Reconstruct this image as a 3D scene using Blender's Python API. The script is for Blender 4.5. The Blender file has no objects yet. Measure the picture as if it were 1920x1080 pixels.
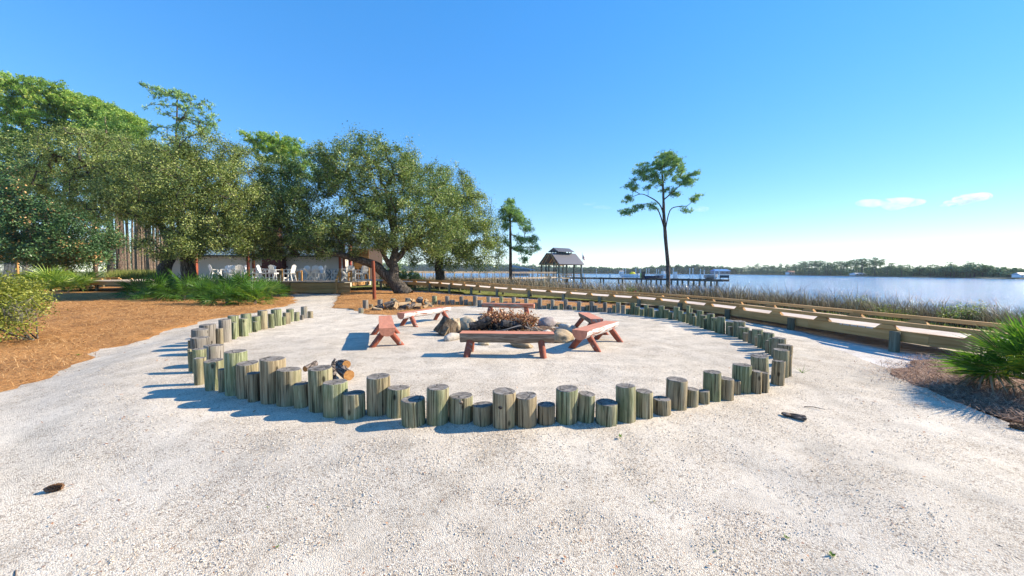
import bpy, bmesh, math, random
import numpy as np
from mathutils import Vector, Matrix, noise
from mathutils.geometry import delaunay_2d_cdt

SC = bpy.context.scene
COL = SC.collection
F = 695.0                      # focal length in photo pixels (1920 wide)
CAMH = 1.5
PITCH = math.atan(29.5 / F)
ROLL = math.radians(0.2)

# ------------------------------------------------------------------ camera
cd = bpy.data.cameras.new('camera'); cam = bpy.data.objects.new('camera', cd); COL.objects.link(cam)
cd.sensor_width = 36.0; cd.lens = 36.0 * F / 1920.0; cd.clip_start = 0.05; cd.clip_end = 20000
CM = Matrix.Rotation(math.pi / 2 - PITCH, 3, 'X') @ Matrix.Rotation(ROLL, 3, 'Z')
cam.matrix_world = Matrix.Translation((0, 0, CAMH)) @ CM.to_4x4()
SC.camera = cam

# ------------------------------------------------------------------ sky and sun
SUN_EL = math.radians(30.5); SUN_AZ = math.radians(11.0)      # azimuth from +X towards +Y
W = bpy.data.worlds.new("World"); SC.world = W; W.use_nodes = True
wn = W.node_tree; wn.nodes.clear()
sky = wn.nodes.new('ShaderNodeTexSky'); sky.sky_type = 'NISHITA'; sky.sun_disc = False
sky.sun_elevation = SUN_EL; sky.sun_rotation = math.pi / 2 - SUN_AZ
sky.altitude = 0; sky.air_density = 1.0; sky.dust_density = 0.0; sky.ozone_density = 5.5
hs = wn.nodes.new('ShaderNodeHueSaturation'); hs.inputs['Hue'].default_value = 0.510; hs.inputs['Saturation'].default_value = 1.76
bg = wn.nodes.new('ShaderNodeBackground'); bg.inputs['Strength'].default_value = 0.115
wo = wn.nodes.new('ShaderNodeOutputWorld')
def _vm(v, src):
    m = wn.nodes.new('ShaderNodeVectorMath'); m.operation = 'SCALE'; m.inputs['Scale'].default_value = v; wn.links.new(src, m.inputs[0]); return m.outputs[0]
gm = wn.nodes.new('ShaderNodeGamma'); gm.inputs['Gamma'].default_value = 0.50        # the camera's soft shoulder for the sky
wn.links.new(_vm(1 / 5.0, sky.outputs[0]), gm.inputs[0]); wn.links.new(_vm(5.1, gm.outputs[0]), hs.inputs['Color']); wn.links.new(hs.outputs[0], bg.inputs[0]); wn.links.new(bg.outputs[0], wo.inputs[0])
SUND = Vector((math.cos(SUN_EL) * math.cos(SUN_AZ), math.cos(SUN_EL) * math.sin(SUN_AZ), math.sin(SUN_EL)))
sl = bpy.data.lights.new('sun', 'SUN'); sl.energy = 5.0; sl.angle = math.radians(0.5); sl.color = (1.0, 0.86, 0.67)
so = bpy.data.objects.new('sun', sl); COL.objects.link(so)
so.rotation_euler = (-SUND).to_track_quat('-Z', 'Y').to_euler(); so.location = (40, 10, 40)
SC.view_settings.view_transform = 'Standard'; SC.view_settings.look = 'None'
SC.view_settings.exposure = 1.08; SC.view_settings.gamma = 1.0; SC.view_settings.use_curve_mapping = False
SC.render.engine = 'CYCLES'
SC.cycles.max_bounces = 6; SC.cycles.transparent_max_bounces = 6; SC.cycles.caustics_reflective = False; SC.cycles.caustics_refractive = False
SC.cycles.diffuse_bounces = 3; SC.cycles.glossy_bounces = 2

RNG = np.random.default_rng(7)
random.seed(7)

# ------------------------------------------------------------------ finding places: photo pixel -> point of the place
def ray(px, py):
    return CM @ Vector(((px - 960) / F, (540 - py) / F, -1.0))
def G(px, py, z=0.0):
    d = ray(px, py); t = (z - CAMH) / d.z
    return Vector((0, 0, CAMH)) + d * t
def D(px, py, Y):
    d = ray(px, py); t = Y / d.y
    return Vector((0, 0, CAMH)) + d * t
def sstep(a, b, x):
    t = np.clip((np.asarray(x, float) - a) / (b - a), 0, 1); return t * t * (3 - 2 * t)

RC = (-0.9, 9.9); RR = 6.3
BW_NEAR = [(9.6, 2.6), (8.9, 4.6), (8.35, 7.0), (7.95, 8.7), (7.7, 10.5), (7.3, 12.9), (6.5, 15.9), (5.45, 17.9), (4.3, 19.4), (2.6, 21.2), (0.9, 22.5), (-1.0, 23.8), (-3.4, 25.9), (-7.0, 29.0), (-11.4, 30.6)]
_a = np.array([math.atan2(y - RC[1], x - RC[0]) for x, y in BW_NEAR]); _r = np.array([math.hypot(x - RC[0], y - RC[1]) for x, y in BW_NEAR])
def beyond(x, y):
    """metres past the near edge of the boardwalk, seen from the ring"""
    x = np.asarray(x, float); y = np.asarray(y, float)
    th = np.arctan2(y - RC[1], x - RC[0])
    return np.hypot(x - RC[0], y - RC[1]) - np.interp(th, _a, _r)
def lakeside(x, y):
    x = np.asarray(x, float); y = np.asarray(y, float)
    th = np.arctan2(y - RC[1], x - RC[0])
    m = sstep(-3, 5, x + 0.34 * y)
    return m * ((th > -1.2) & (th < 2.6))
WATER = -0.9
def gz(x, y):
    x = np.asarray(x, float); y = np.asarray(y, float)
    r = np.hypot(x - RC[0], y - RC[1])
    w = (1 - sstep(7.5, 11.5, y)) * (1 - 0.6 * sstep(1.0, 4.5, x))
    z = -0.15 * sstep(6.55, 7.7, r) * w
    b = beyond(x, y)
    z = z - 1.5 * sstep(4.0, 15.0, b) * lakeside(x, y)
    return z
def gzf(x, y): return float(gz(x, y))

# ------------------------------------------------------------------ things, parts
def tag(o, label=None, cat=None, group=None, kind=None):
    if label: o['label'] = label
    if cat: o['category'] = cat
    if group: o['group'] = group
    if kind: o['kind'] = kind
    return o
def empty(name, loc=(0, 0, 0), rz=0.0, label=None, cat=None, group=None):
    o = bpy.data.objects.new(name, None); o.empty_display_size = 0.2
    o.location = loc; o.rotation_euler = (0, 0, rz); COL.objects.link(o)
    return tag(o, label, cat, group)
def link(name, me, parent=None, loc=None, rot=None, mats=None):
    o = bpy.data.objects.new(name, me); COL.objects.link(o)
    if parent: o.parent = parent
    if loc is not None: o.location = loc
    if rot is not None: o.rotation_euler = rot
    return o
def copy_tree(o, parent=None):
    c = o.copy(); COL.objects.link(c)
    if parent: c.parent = parent
    for ch in list(o.children): copy_tree(ch, c)
    return c
def mesh_np(name, verts, faces, mats, rnd=None, smooth=False, midx=None):
    """verts Nx3, faces MxK"""
    verts = np.asarray(verts, np.float32); faces = np.asarray(faces, np.int32)
    me = bpy.data.meshes.new(name)
    M, K = faces.shape
    me.vertices.add(len(verts)); me.vertices.foreach_set('co', verts.ravel())
    me.loops.add(M * K); me.loops.foreach_set('vertex_index', faces.ravel())
    me.polygons.add(M); me.polygons.foreach_set('loop_start', np.arange(0, M * K, K, dtype=np.int32))
    for m in (mats if isinstance(mats, (list, tuple)) else [mats]): me.materials.append(m)
    if midx is not None: me.polygons.foreach_set('material_index', np.asarray(midx, np.int32))
    if smooth: me.polygons.foreach_set('use_smooth', np.ones(M, bool))
    me.update(calc_edges=True)
    if rnd is not None:
        a = me.attributes.new('rnd', 'FLOAT', 'FACE'); a.data.foreach_set('value', np.asarray(rnd, np.float32))
    return me

class MB:
    """collects shapes into one mesh"""
    def __init__(s): s.v = []; s.f = []; s.m = []; s.n = 0
    def add(s, vs, fs, mi=0):
        s.v.extend([tuple(p) for p in vs]); s.f.extend([tuple(i + s.n for i in f) for f in fs]); s.m.extend([mi] * len(fs)); s.n += len(vs)
    def box(s, c, d, rot=None, mi=0, taper=None):
        hx, hy, hz = d[0] / 2, d[1] / 2, d[2] / 2
        vs = [Vector((sx * hx, sy * hy, sz * hz)) for sz in (-1, 1) for sy in (-1, 1) for sx in (-1, 1)]
        if taper:
            for v in vs:
                if v.z > 0: v.x *= taper[0]; v.y *= taper[1]
        R = rot if rot is not None else Matrix.Identity(3)
        vs = [R @ v + Vector(c) for v in vs]
        s.add(vs, [(0, 2, 3, 1), (4, 5, 7, 6), (0, 1, 5, 4), (2, 6, 7, 3), (0, 4, 6, 2), (1, 3, 7, 5)], mi)
    def beam(s, a, b, w, h, mi=0, up=(0, 0, 1)):
        a = Vector(a); b = Vector(b); x = (b - a); L = x.length; x.normalize()
        y = Vector(up).cross(x)
        if y.length < 1e-4: y = Vector((0, 1, 0)).cross(x)
        y.normalize(); z = x.cross(y)
        s.box((a + b) / 2, (L, w, h), Matrix((x, y, z)).transposed(), mi)
    def tube(s, pts, rad, n=8, mi=0, cap=True, jit=0.0, capmi=None):
        P = [Vector(p) for p in pts]; k = len(P)
        if not isinstance(rad, (list, tuple)): rad = [rad] * k
        vs = []; prev = None
        for i, p in enumerate(P):
            t = (P[min(i + 1, k - 1)] - P[max(i - 1, 0)]).normalized()
            if prev is None:
                ref = Vector((0, 0, 1)) if abs(t.z) < 0.9 else Vector((1, 0, 0))
                u = ref.cross(t).normalized()
            else:
                u = (prev - t * prev.dot(t)).normalized()
            prev = u; w = t.cross(u)
            for j in range(n):
                a = 2 * math.pi * j / n
                r = rad[i] * (1 + jit * noise.noise(p * 3.1 + Vector((math.cos(a), math.sin(a), 0)) * 1.7))
                vs.append(p + (u * math.cos(a) + w * math.sin(a)) * r)
        fs = []
        for i in range(k - 1):
            for j in range(n):
                fs.append((i * n + j, i * n + (j + 1) % n, (i + 1) * n + (j + 1) % n, (i + 1) * n + j))
        s.add(vs, fs, mi)
        if cap:
            cm = mi if capmi is None else capmi
            s.add(vs[:n], [tuple(reversed(range(n)))], cm); s.add(vs[-n:], [tuple(range(n))], cm)
    def mesh(s, name, mats, smooth=False):
        me = bpy.data.meshes.new(name); me.from_pydata(s.v, [], s.f)
        for m in (mats if isinstance(mats, (list, tuple)) else [mats]): me.materials.append(m)
        me.polygons.foreach_set('material_index', s.m)
        if smooth: me.polygons.foreach_set('use_smooth', [True] * len(s.f))
        me.update(); return me
    def build(s, name, mats, parent=None, smooth=False, loc=None, rot=None):
        return link(name, s.mesh(name, mats, smooth), parent, loc, rot)

_bc = {}
def chamfer_box(name, d, mat, bev=0.008, key=None):
    """a box with softened edges; equal boxes share their mesh"""
    k = (tuple(round(x, 3) for x in d), mat.name, bev)
    if k in _bc: return _bc[k]
    bm = bmesh.new(); bmesh.ops.create_cube(bm, size=1.0)
    for v in bm.verts: v.co = Vector((v.co.x * d[0], v.co.y * d[1], v.co.z * d[2]))
    bmesh.ops.bevel(bm, geom=bm.edges[:], offset=bev, segments=1, affect='EDGES')
    me = bpy.data.meshes.new(name); bm.to_mesh(me); bm.free(); me.materials.append(mat)
    _bc[k] = me; return me
def bar(name, a, b, w, h, mat, parent, bev=0.006, roll_up=(0, 0, 1)):
    """a straight timber from a to b (in the parent's space) as a part"""
    a = Vector(a); b = Vector(b); x = b - a; L = x.length; x.normalize()
    y = Vector(roll_up).cross(x)
    if y.length < 1e-4: y = Vector((0, 1, 0)).cross(x)
    y.normalize(); z = x.cross(y)
    me = chamfer_box(name, (round(L, 2), w, h), mat, min(bev, w / 4, h / 4))
    o = link(name, me, parent)
    o.matrix_local = Matrix.Translation((a + b) / 2) @ Matrix((x, y, z)).transposed().to_4x4()
    return o

# ------------------------------------------------------------------ materials
class NT:
    def __init__(s, name, rough=0.8, spec=0.25):
        s.mat = bpy.data.materials.new(name); s.mat.use_nodes = True
        s.t = s.mat.node_tree; s.N = s.t.nodes; s.L = s.t.links; s.N.clear()
        s.out = s.N.new('ShaderNodeOutputMaterial'); s.b = s.N.new('ShaderNodeBsdfPrincipled')
        s.b.inputs['Roughness'].default_value = rough; s.b.inputs['Specular IOR Level'].default_value = spec
        s.L.new(s.b.outputs[0], s.out.inputs[0]); s._tc = None
    def tc(s, which='Object'):
        if s._tc is None: s._tc = s.N.new('ShaderNodeTexCoord')
        return s._tc.outputs[which]
    def pos(s): return s.N.new('ShaderNodeNewGeometry').outputs['Position']
    def orand(s): return s.N.new('ShaderNodeObjectInfo').outputs['Random']
    def attr(s, n='rnd'):
        a = s.N.new('ShaderNodeAttribute'); a.attribute_name = n; return a.outputs['Fac']
    def scale(s, v, sc, off=None):
        m = s.N.new('ShaderNodeMapping'); m.inputs['Scale'].default_value = sc; s.L.new(v, m.inputs['Vector'])
        if off is not None:
            c = s.N.new('ShaderNodeCombineXYZ'); k = s.math('MULTIPLY', off, 57.0)
            for i in range(3): s.L.new(k, c.inputs[i])
            s.L.new(c.outputs[0], m.inputs['Location'])
        return m.outputs[0]
    def noise(s, v, sc, det=4, ro=0.55, dist=0.0):
        n = s.N.new('ShaderNodeTexNoise'); n.inputs['Scale'].default_value = sc; n.inputs['Detail'].default_value = det
        n.inputs['Roughness'].default_value = ro; n.inputs['Distortion'].default_value = dist; s.L.new(v, n.inputs['Vector']); return n.outputs['Fac']
    def voro(s, v, sc, feat='F1', out='Distance', rnd=1.0):
        n = s.N.new('ShaderNodeTexVoronoi'); n.feature = feat; n.inputs['Scale'].default_value = sc; n.inputs['Randomness'].default_value = rnd
        s.L.new(v, n.inputs['Vector']); return n.outputs[out]
    def ramp(s, fac, stops, interp='LINEAR'):
        r = s.N.new('ShaderNodeValToRGB'); r.color_ramp.interpolation = interp; el = r.color_ramp.elements
        while len(el) < len(stops): el.new(0.5)
        for e, (p, c) in zip(el, stops):
            e.position = p; e.color = (c, c, c, 1) if isinstance(c, (int, float)) else (*c, 1)
        s.L.new(fac, r.inputs[0]); return r.outputs[0]
    def mix(s, fac, a, b, mode='MIX'):
        m = s.N.new('ShaderNodeMix'); m.data_type = 'RGBA'; m.blend_type = mode
        for v, i in ((fac, 0), (a, 6), (b, 7)):
            if isinstance(v, (int, float)) : m.inputs[i].default_value = v if i == 0 else (v, v, v, 1)
            elif isinstance(v, tuple): m.inputs[i].default_value = (*v, 1)
            else: s.L.new(v, m.inputs[i])
        return m.outputs[2]
    def math(s, op, a, b=0.0):
        m = s.N.new('ShaderNodeMath'); m.operation = op
        for v, i in ((a, 0), (b, 1)):
            if isinstance(v, (int, float)): m.inputs[i].default_value = v
            else: s.L.new(v, m.inputs[i])
        return m.outputs[0]
    def bump(s, h, st=0.5, dist=0.01):
        b = s.N.new('ShaderNodeBump'); b.inputs['Strength'].default_value = st; b.inputs['Distance'].default_value = dist
        s.L.new(h, b.inputs['Height']); s.L.new(b.outputs[0], s.b.inputs['Normal']); return b
    def col(s, c):
        if isinstance(c, tuple): s.b.inputs['Base Color'].default_value = (*c, 1)
        else: s.L.new(c, s.b.inputs['Base Color'])
        return s

def m_plain(name, c, rough=0.6, spec=0.3, var=0.12, metal=0.0):
    n = NT(name, rough, spec); f = n.noise(n.tc(), 6.0, 4)
    k = n.ramp(f, [(0.3, 1 - var), (0.7, 1 + var * 0.4)])
    n.col(n.mix(1.0, c, k, 'MULTIPLY')); n.b.inputs['Metallic'].default_value = metal
    return n.mat
def m_wood(name, stops, axis='x', grain=1.0, bump=0.35, rough=0.85, var=0.35):
    n = NT(name, rough, 0.2); R = n.orand()
    sc = {'x': (1.2, 22, 22), 'y': (22, 1.2, 22), 'z': (22, 22, 1.2)}[axis]
    v = n.scale(n.tc(), tuple(q * grain for q in sc), R)
    f = n.noise(v, 1.0, 6, 0.62, 0.6)
    f2 = n.noise(n.scale(n.tc(), (1.5, 1.5, 1.5), R), 1.3, 3)
    c = n.ramp(n.math('ADD', n.math('MULTIPLY', f, 0.75), n.math('MULTIPLY', f2, 0.25)), stops)
    hv = n.ramp(R, [(0.0, 1 - var), (1.0, 1 + var * 0.5)])
    n.col(n.mix(1.0, c, hv, 'MULTIPLY')); n.bump(f, bump, 0.01)
    return n.mat
def m_leaf(name, stops, rough=0.45, trans=0.25, spec=0.4):
    n = NT(name, rough, spec)
    c = n.ramp(n.attr(), stops); n.col(c)
    tr = n.N.new('ShaderNodeBsdfTranslucent'); n.L.new(n.mix(1.0, c, (1.25, 1.35, 0.55), 'MULTIPLY'), tr.inputs[0])
    mx = n.N.new('ShaderNodeMixShader'); mx.inputs[0].default_value = trans
    n.L.new(n.b.outputs[0], mx.inputs[1]); n.L.new(tr.outputs[0], mx.inputs[2]); n.L.new(mx.outputs[0], n.out.inputs[0])
    return n.mat

# gravel of crushed shell
n = NT('crushed_shell_gravel', 0.9, 0.15); P = n.pos()
cell = n.N.new('ShaderNodeTexVoronoi'); cell.inputs['Scale'].default_value = 125; n.L.new(P, cell.inputs['Vector'])
cr = n.N.new('ShaderNodeSeparateColor'); n.L.new(cell.outputs['Color'], cr.inputs[0])
stone = n.ramp(cr.outputs[0], [(0.0, (0.16, 0.14, 0.13)), (0.07, (0.34, 0.29, 0.25)), (0.14, (0.50, 0.42, 0.33)), (0.3, (0.60, 0.53, 0.44)), (0.6, (0.70, 0.64, 0.55)), (1.0, (0.82, 0.77, 0.68))])
edge = n.ramp(cell.outputs['Distance'], [(0.25, 1.0), (0.8, 0.66)])
big = n.noise(P, 0.55, 5, 0.6)
dust = n.ramp(n.noise(P, 1.7, 6, 0.65), [(0.42, 0.0), (0.68, 0.7)])
c = n.mix(1.0, stone, edge, 'MULTIPLY')
c = n.mix(dust, c, (0.71, 0.66, 0.58))
foot = n.ramp(n.noise(P, 2.6, 4, 0.5), [(0.34, 0.84), (0.5, 1.0)]); c = n.mix(1.0, c, foot, 'MULTIPLY')
damp = n.ramp(n.noise(P, 0.23, 4, 0.55), [(0.36, 0.80), (0.56, 1.0)]); c = n.mix(1.0, c, damp, 'MULTIPLY')
c = n.mix(1.0, c, n.ramp(big, [(0.3, (0.97, 0.955, 0.93)), (0.7, (1.0, 0.965, 0.90))]), 'MULTIPLY')
cell2 = n.voro(P, 44, out='Color'); c2 = n.N.new('ShaderNodeSeparateColor'); n.L.new(cell2, c2.inputs[0])
dk = n.ramp(c2.outputs[1], [(0.955, 0.0), (0.965, 1.0)])
c = n.mix(n.math('MULTIPLY', dk, 0.5), c, (0.22, 0.18, 0.14))
n.col(c)
hgt = n.math('ADD', n.math('MULTIPLY', cell.outputs['Distance'], -0.9), n.math('MULTIPLY', n.noise(P, 4.0, 5), 3.0))
n.bump(hgt, 0.55, 0.009)
GRAVEL = n.mat
# pine straw
n = NT('pine_straw', 0.85, 0.2); P = n.pos()
f1 = n.noise(n.scale(P, (60, 9, 9)), 1.0, 5, 0.7, 1.5); f2 = n.noise(n.scale(P, (10, 55, 9)), 1.0, 5, 0.7, 1.5)
f = n.math('MAXIMUM', f1, f2)
c = n.ramp(f, [(0.33, (0.10, 0.045, 0.018)), (0.47, (0.33, 0.16, 0.055)), (0.6, (0.56, 0.31, 0.115)), (0.78, (0.72, 0.48, 0.22))])
c = n.mix(1.0, c, n.ramp(n.noise(P, 0.9, 6, 0.7), [(0.32, (0.52, 0.46, 0.45)), (0.5, (0.92, 0.86, 0.82)), (0.68, (1.12, 1.06, 1.0))]), 'MULTIPLY')
n.col(c); n.bump(f, 0.9, 0.03); STRAW = n.mat
STRAWN = m_leaf('pine_straw_needles', [(0.0, (0.12, 0.055, 0.022)), (0.35, (0.36, 0.18, 0.065)), (0.75, (0.55, 0.31, 0.12)), (1.0, (0.66, 0.43, 0.20))], 0.7, 0.05, 0.2)
STRAWG = m_leaf('old_pine_straw', [(0.0, (0.13, 0.06, 0.04)), (0.5, (0.32, 0.17, 0.11)), (1.0, (0.52, 0.36, 0.27))], 0.7, 0.05, 0.2)
n = NT('old_straw_ground', 0.9, 0.15); P = n.pos(); f = n.noise(n.scale(P, (30, 9, 9)), 1.0, 5, 0.7, 1.5)
n.col(n.ramp(f, [(0.35, (0.06, 0.035, 0.025)), (0.55, (0.20, 0.12, 0.085)), (0.75, (0.46, 0.38, 0.31))])); n.bump(f, 0.8, 0.02); STRAWOLD = n.mat
# soil / sand / grass ground
n = NT('sandy_ground', 0.95, 0.1); P = n.pos()
gr = n.attr('grass'); f = n.noise(P, 3.0, 6, 0.65)
sand = n.ramp(f, [(0.3, (0.40, 0.36, 0.31)), (0.7, (0.66, 0.63, 0.60))])
gc = n.ramp(n.noise(P, 2.2, 6, 0.7), [(0.3, (0.05, 0.075, 0.018)), (0.5, (0.15, 0.17, 0.045)), (0.7, (0.34, 0.31, 0.12))])
mk = n.ramp(n.math('ADD', gr, n.math('MULTIPLY', n.math('SUBTRACT', n.noise(P, 1.2, 6, 0.7), 0.5), 0.9)), [(0.4, 0.0), (0.6, 1.0)])
n.col(n.mix(mk, sand, gc)); n.bump(n.noise(P, 25, 5), 0.6, 0.03); GROUND = n.mat

OLD = [(0.25, (0.083, 0.063, 0.041)), (0.45, (0.239, 0.187, 0.113)), (0.6, (0.404, 0.337, 0.217)), (0.8, (0.628, 0.553, 0.404))]
def m_post(name, stops, gmix):
    n = NT(name, 0.85, 0.2); R = n.orand()
    v = n.scale(n.tc(), (62, 62, 2.4), R); f = n.math('ADD', n.math('MULTIPLY', n.noise(v, 1.0, 8, 0.72, 0.6), 0.7), n.math('MULTIPLY', n.noise(n.scale(n.tc(), (17, 17, 1.2), R), 1.0, 4, 0.6), 0.3))
    pat = n.noise(n.scale(n.tc(), (5, 5, 3), R), 1.0, 4, 0.6, 0.5)
    c = n.ramp(f, stops)
    g = n.ramp(f, [(0.3, (0.06, 0.07, 0.035)), (0.5, (0.17, 0.19, 0.10)), (0.72, (0.52, 0.54, 0.37))])
    k = n.math('ADD', n.math('SUBTRACT', pat, 0.5), n.math('ADD', gmix - 0.25, n.math('MULTIPLY', R, 0.5)))
    c = n.mix(n.ramp(k, [(0.3, 0.0), (0.7, 1.0)]), c, g)
    n.col(n.mix(1.0, c, n.ramp(R, [(0, 0.78), (1, 1.15)]), 'MULTIPLY'))
    crk = n.ramp(n.noise(n.scale(n.tc(), (52, 52, 1.1), R), 1.0, 3, 0.5, 0.5), [(0.37, 0.0), (0.42, 1.0)])
    c3 = n.b.inputs['Base Color'].links[0].from_socket
    n.col(n.mix(1.0, c3, n.ramp(crk, [(0, 0.35), (1, 1.0)]), 'MULTIPLY'))
    kn = n.N.new('ShaderNodeTexVoronoi'); kn.inputs['Scale'].default_value = 1.0; n.L.new(n.scale(n.tc(), (6, 6, 3.2), R), kn.inputs['Vector'])
    kd = n.ramp(kn.outputs['Distance'], [(0.07, 0.22), (0.14, 1.0)]); c4 = n.b.inputs['Base Color'].links[0].from_socket
    n.col(n.mix(1.0, c4, kd, 'MULTIPLY'))
    n.bump(n.math('ADD', f, n.math('MULTIPLY', crk, 0.9)), 0.9, 0.012); return n.mat
POST_BROWN = m_post('weathered_brown_post_wood', OLD, 0.28)
POST_GREEN = m_post('green_treated_post_wood', [(0.25, (0.069, 0.063, 0.037)), (0.47, (0.276, 0.230, 0.144)), (0.75, (0.598, 0.529, 0.368))], 0.5)
POST_BRIGHT = m_post('bright_green_treated_post_wood', [(0.25, (0.08, 0.10, 0.06)), (0.5, (0.2, 0.26, 0.16)), (0.8, (0.36, 0.42, 0.28))], 0.95)
POST_GREY = m_post('grey_post_wood', [(0.25, (0.07, 0.065, 0.055)), (0.5, (0.22, 0.20, 0.17)), (0.8, (0.45, 0.43, 0.39))], 0.14)
n = NT('post_end_grain', 0.9, 0.15); R = n.orand(); v = n.scale(n.tc(), (1, 1, 0.2), R)
wv = n.N.new('ShaderNodeTexWave'); wv.wave_type = 'RINGS'; wv.rings_direction = 'Z'; wv.inputs['Scale'].default_value = 24; wv.inputs['Distortion'].default_value = 2.2
n.L.new(n.tc(), wv.inputs['Vector'])
f = n.noise(v, 14, 6, 0.7)
c = n.ramp(f, [(0.3, (0.055, 0.05, 0.045)), (0.5, (0.17, 0.155, 0.14)), (0.7, (0.34, 0.32, 0.30))])
c = n.mix(0.3, c, n.ramp(wv.outputs['Fac'], [(0.2, (0.07, 0.06, 0.05)), (0.8, (0.30, 0.28, 0.25))]))
ck = n.ramp(n.voro(v, 7, 'DISTANCE_TO_EDGE'), [(0.0, 0.3), (0.05, 1.0)])
n.col(n.mix(1.0, c, ck, 'MULTIPLY')); n.bump(n.math('ADD', f, ck), 0.6, 0.008); ENDGRAIN = n.mat

LUMBER = m_wood('treated_lumber', [(0.22, (0.25, 0.125, 0.042)), (0.42, (0.46, 0.255, 0.095)), (0.58, (0.58, 0.345, 0.145)), (0.78, (0.66, 0.45, 0.24))], 'x', 0.8, 0.3, 0.8, 0.3)
DECKW = m_wood('sunbleached_decking', [(0.25, (0.28, 0.21, 0.15)), (0.5, (0.47, 0.38, 0.29)), (0.75, (0.60, 0.51, 0.42))], 'y', 0.8, 0.25, 0.8, 0.25)
PILEW = m_wood('pile_wood', [(0.25, (0.07, 0.065, 0.045)), (0.5, (0.18, 0.17, 0.12)), (0.75, (0.32, 0.30, 0.22))], 'z')
REDPOST = m_wood('red_stained_wood', [(0.25, (0.13, 0.035, 0.02)), (0.6, (0.26, 0.075, 0.04)), (0.8, (0.35, 0.12, 0.07))], 'z')
PALEW = m_wood('pale_new_lumber', [(0.25, (0.40, 0.29, 0.18)), (0.6, (0.56, 0.43, 0.29)), (0.8, (0.66, 0.54, 0.39))], 'x')
DARKW = m_wood('dark_dock_wood', [(0.25, (0.05, 0.042, 0.035)), (0.6, (0.13, 0.11, 0.09)), (0.8, (0.22, 0.19, 0.16))], 'x')
ORANGEW = m_wood('orange_cedar', [(0.25, (0.32, 0.16, 0.055)), (0.6, (0.47, 0.26, 0.10)), (0.8, (0.56, 0.34, 0.15))], 'x')
WHITEP = m_plain('white_paint', (0.78, 0.78, 0.77), 0.5, 0.4, 0.06)
GREYP = m_plain('grey_paint', (0.25, 0.27, 0.29), 0.5, 0.4, 0.1)
# red bench paint, worn
def m_redpaint(name, worn, base=(0.44, 0.145, 0.085)):
    n = NT(name, 0.7, 0.25); R = n.orand(); v = n.scale(n.tc(), (2.2, 14, 14), R)
    f = n.noise(v, 1.0, 6, 0.65, 0.5)
    red = n.mix(1.0, base, n.ramp(f, [(0.3, 0.75), (0.7, 1.12)]), 'MULTIPLY')
    wood = n.ramp(n.noise(n.scale(n.tc(), (3, 40, 40), R), 1, 5, 0.6), [(0.3, (0.10, 0.085, 0.07)), (0.6, (0.34, 0.32, 0.29)), (0.8, (0.60, 0.58, 0.55))])
    k = n.ramp(n.math('ADD', n.noise(n.scale(n.tc(), (3, 12, 12), R), 1, 6, 0.7), worn), [(0.56, 0.0), (0.64, 1.0)])
    n.col(n.mix(k, red, wood)); n.bump(f, 0.5, 0.012); return n.mat
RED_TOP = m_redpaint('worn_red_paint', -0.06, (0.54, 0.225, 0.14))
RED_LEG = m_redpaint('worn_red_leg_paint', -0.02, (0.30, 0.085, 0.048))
RED_SIDE = m_redpaint('peeled_log_side', 0.10)
n = NT('grey_log_side', 0.85, 0.2); v = n.scale(n.tc(), (2.5, 30, 30), n.orand()); f = n.noise(v, 1, 6, 0.65, 0.9)
n.col(n.ramp(f, [(0.25, (0.05, 0.03, 0.02)), (0.45, (0.17, 0.13, 0.10)), (0.6, (0.30, 0.25, 0.20)), (0.8, (0.46, 0.40, 0.34))])); n.bump(f, 0.7, 0.02); GREY_SIDE = n.mat
n = NT('white_peeling_log_side', 0.8, 0.2); v = n.scale(n.tc(), (2.5, 24, 24), n.orand()); f = n.noise(v, 1, 6, 0.65, 0.7)
n.col(n.ramp(f, [(0.28, (0.10, 0.05, 0.035)), (0.40, (0.34, 0.15, 0.10)), (0.47, (0.62, 0.59, 0.57)), (0.8, (0.78, 0.77, 0.76))])); n.bump(f, 0.6, 0.015); WHITE_SIDE = n.mat

def m_rock(name, a, b, c3, sc=3.0):
    n = NT(name, 0.9, 0.2); v = n.scale(n.tc(), (1, 1, 1), n.orand()); f = n.noise(v, sc, 7, 0.65, 0.6)
    c = n.ramp(f, [(0.3, a), (0.5, b), (0.72, c3)])
    st = n.ramp(n.noise(v, sc * 2.7, 5, 0.6), [(0.55, 0.0), (0.7, 0.6)])
    n.col(n.mix(st, c, tuple(q * 0.45 for q in a))); n.bump(n.math('ADD', f, n.math('MULTIPLY', n.noise(v, 20, 5), 0.3)), 0.7, 0.05); return n.mat
ROCK_CREAM = m_rock('cream_rock', (0.285, 0.216, 0.136), (0.475, 0.387, 0.264), (0.608, 0.522, 0.400))
ROCK_TAN = m_rock('tan_rock', (0.22, 0.16, 0.09), (0.40, 0.31, 0.20), (0.58, 0.50, 0.38))
ROCK_GREY = m_rock('pinkish_grey_rock', (0.20, 0.17, 0.16), (0.32, 0.28, 0.27), (0.48, 0.45, 0.43))
ROCK_WHITE = m_rock('pale_rock', (0.324, 0.284, 0.234), (0.486, 0.439, 0.374), (0.612, 0.568, 0.499))
ROCK_DARK = m_rock('dark_brown_rock', (0.08, 0.06, 0.045), (0.17, 0.13, 0.10), (0.30, 0.25, 0.20))
BARK = None
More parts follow.
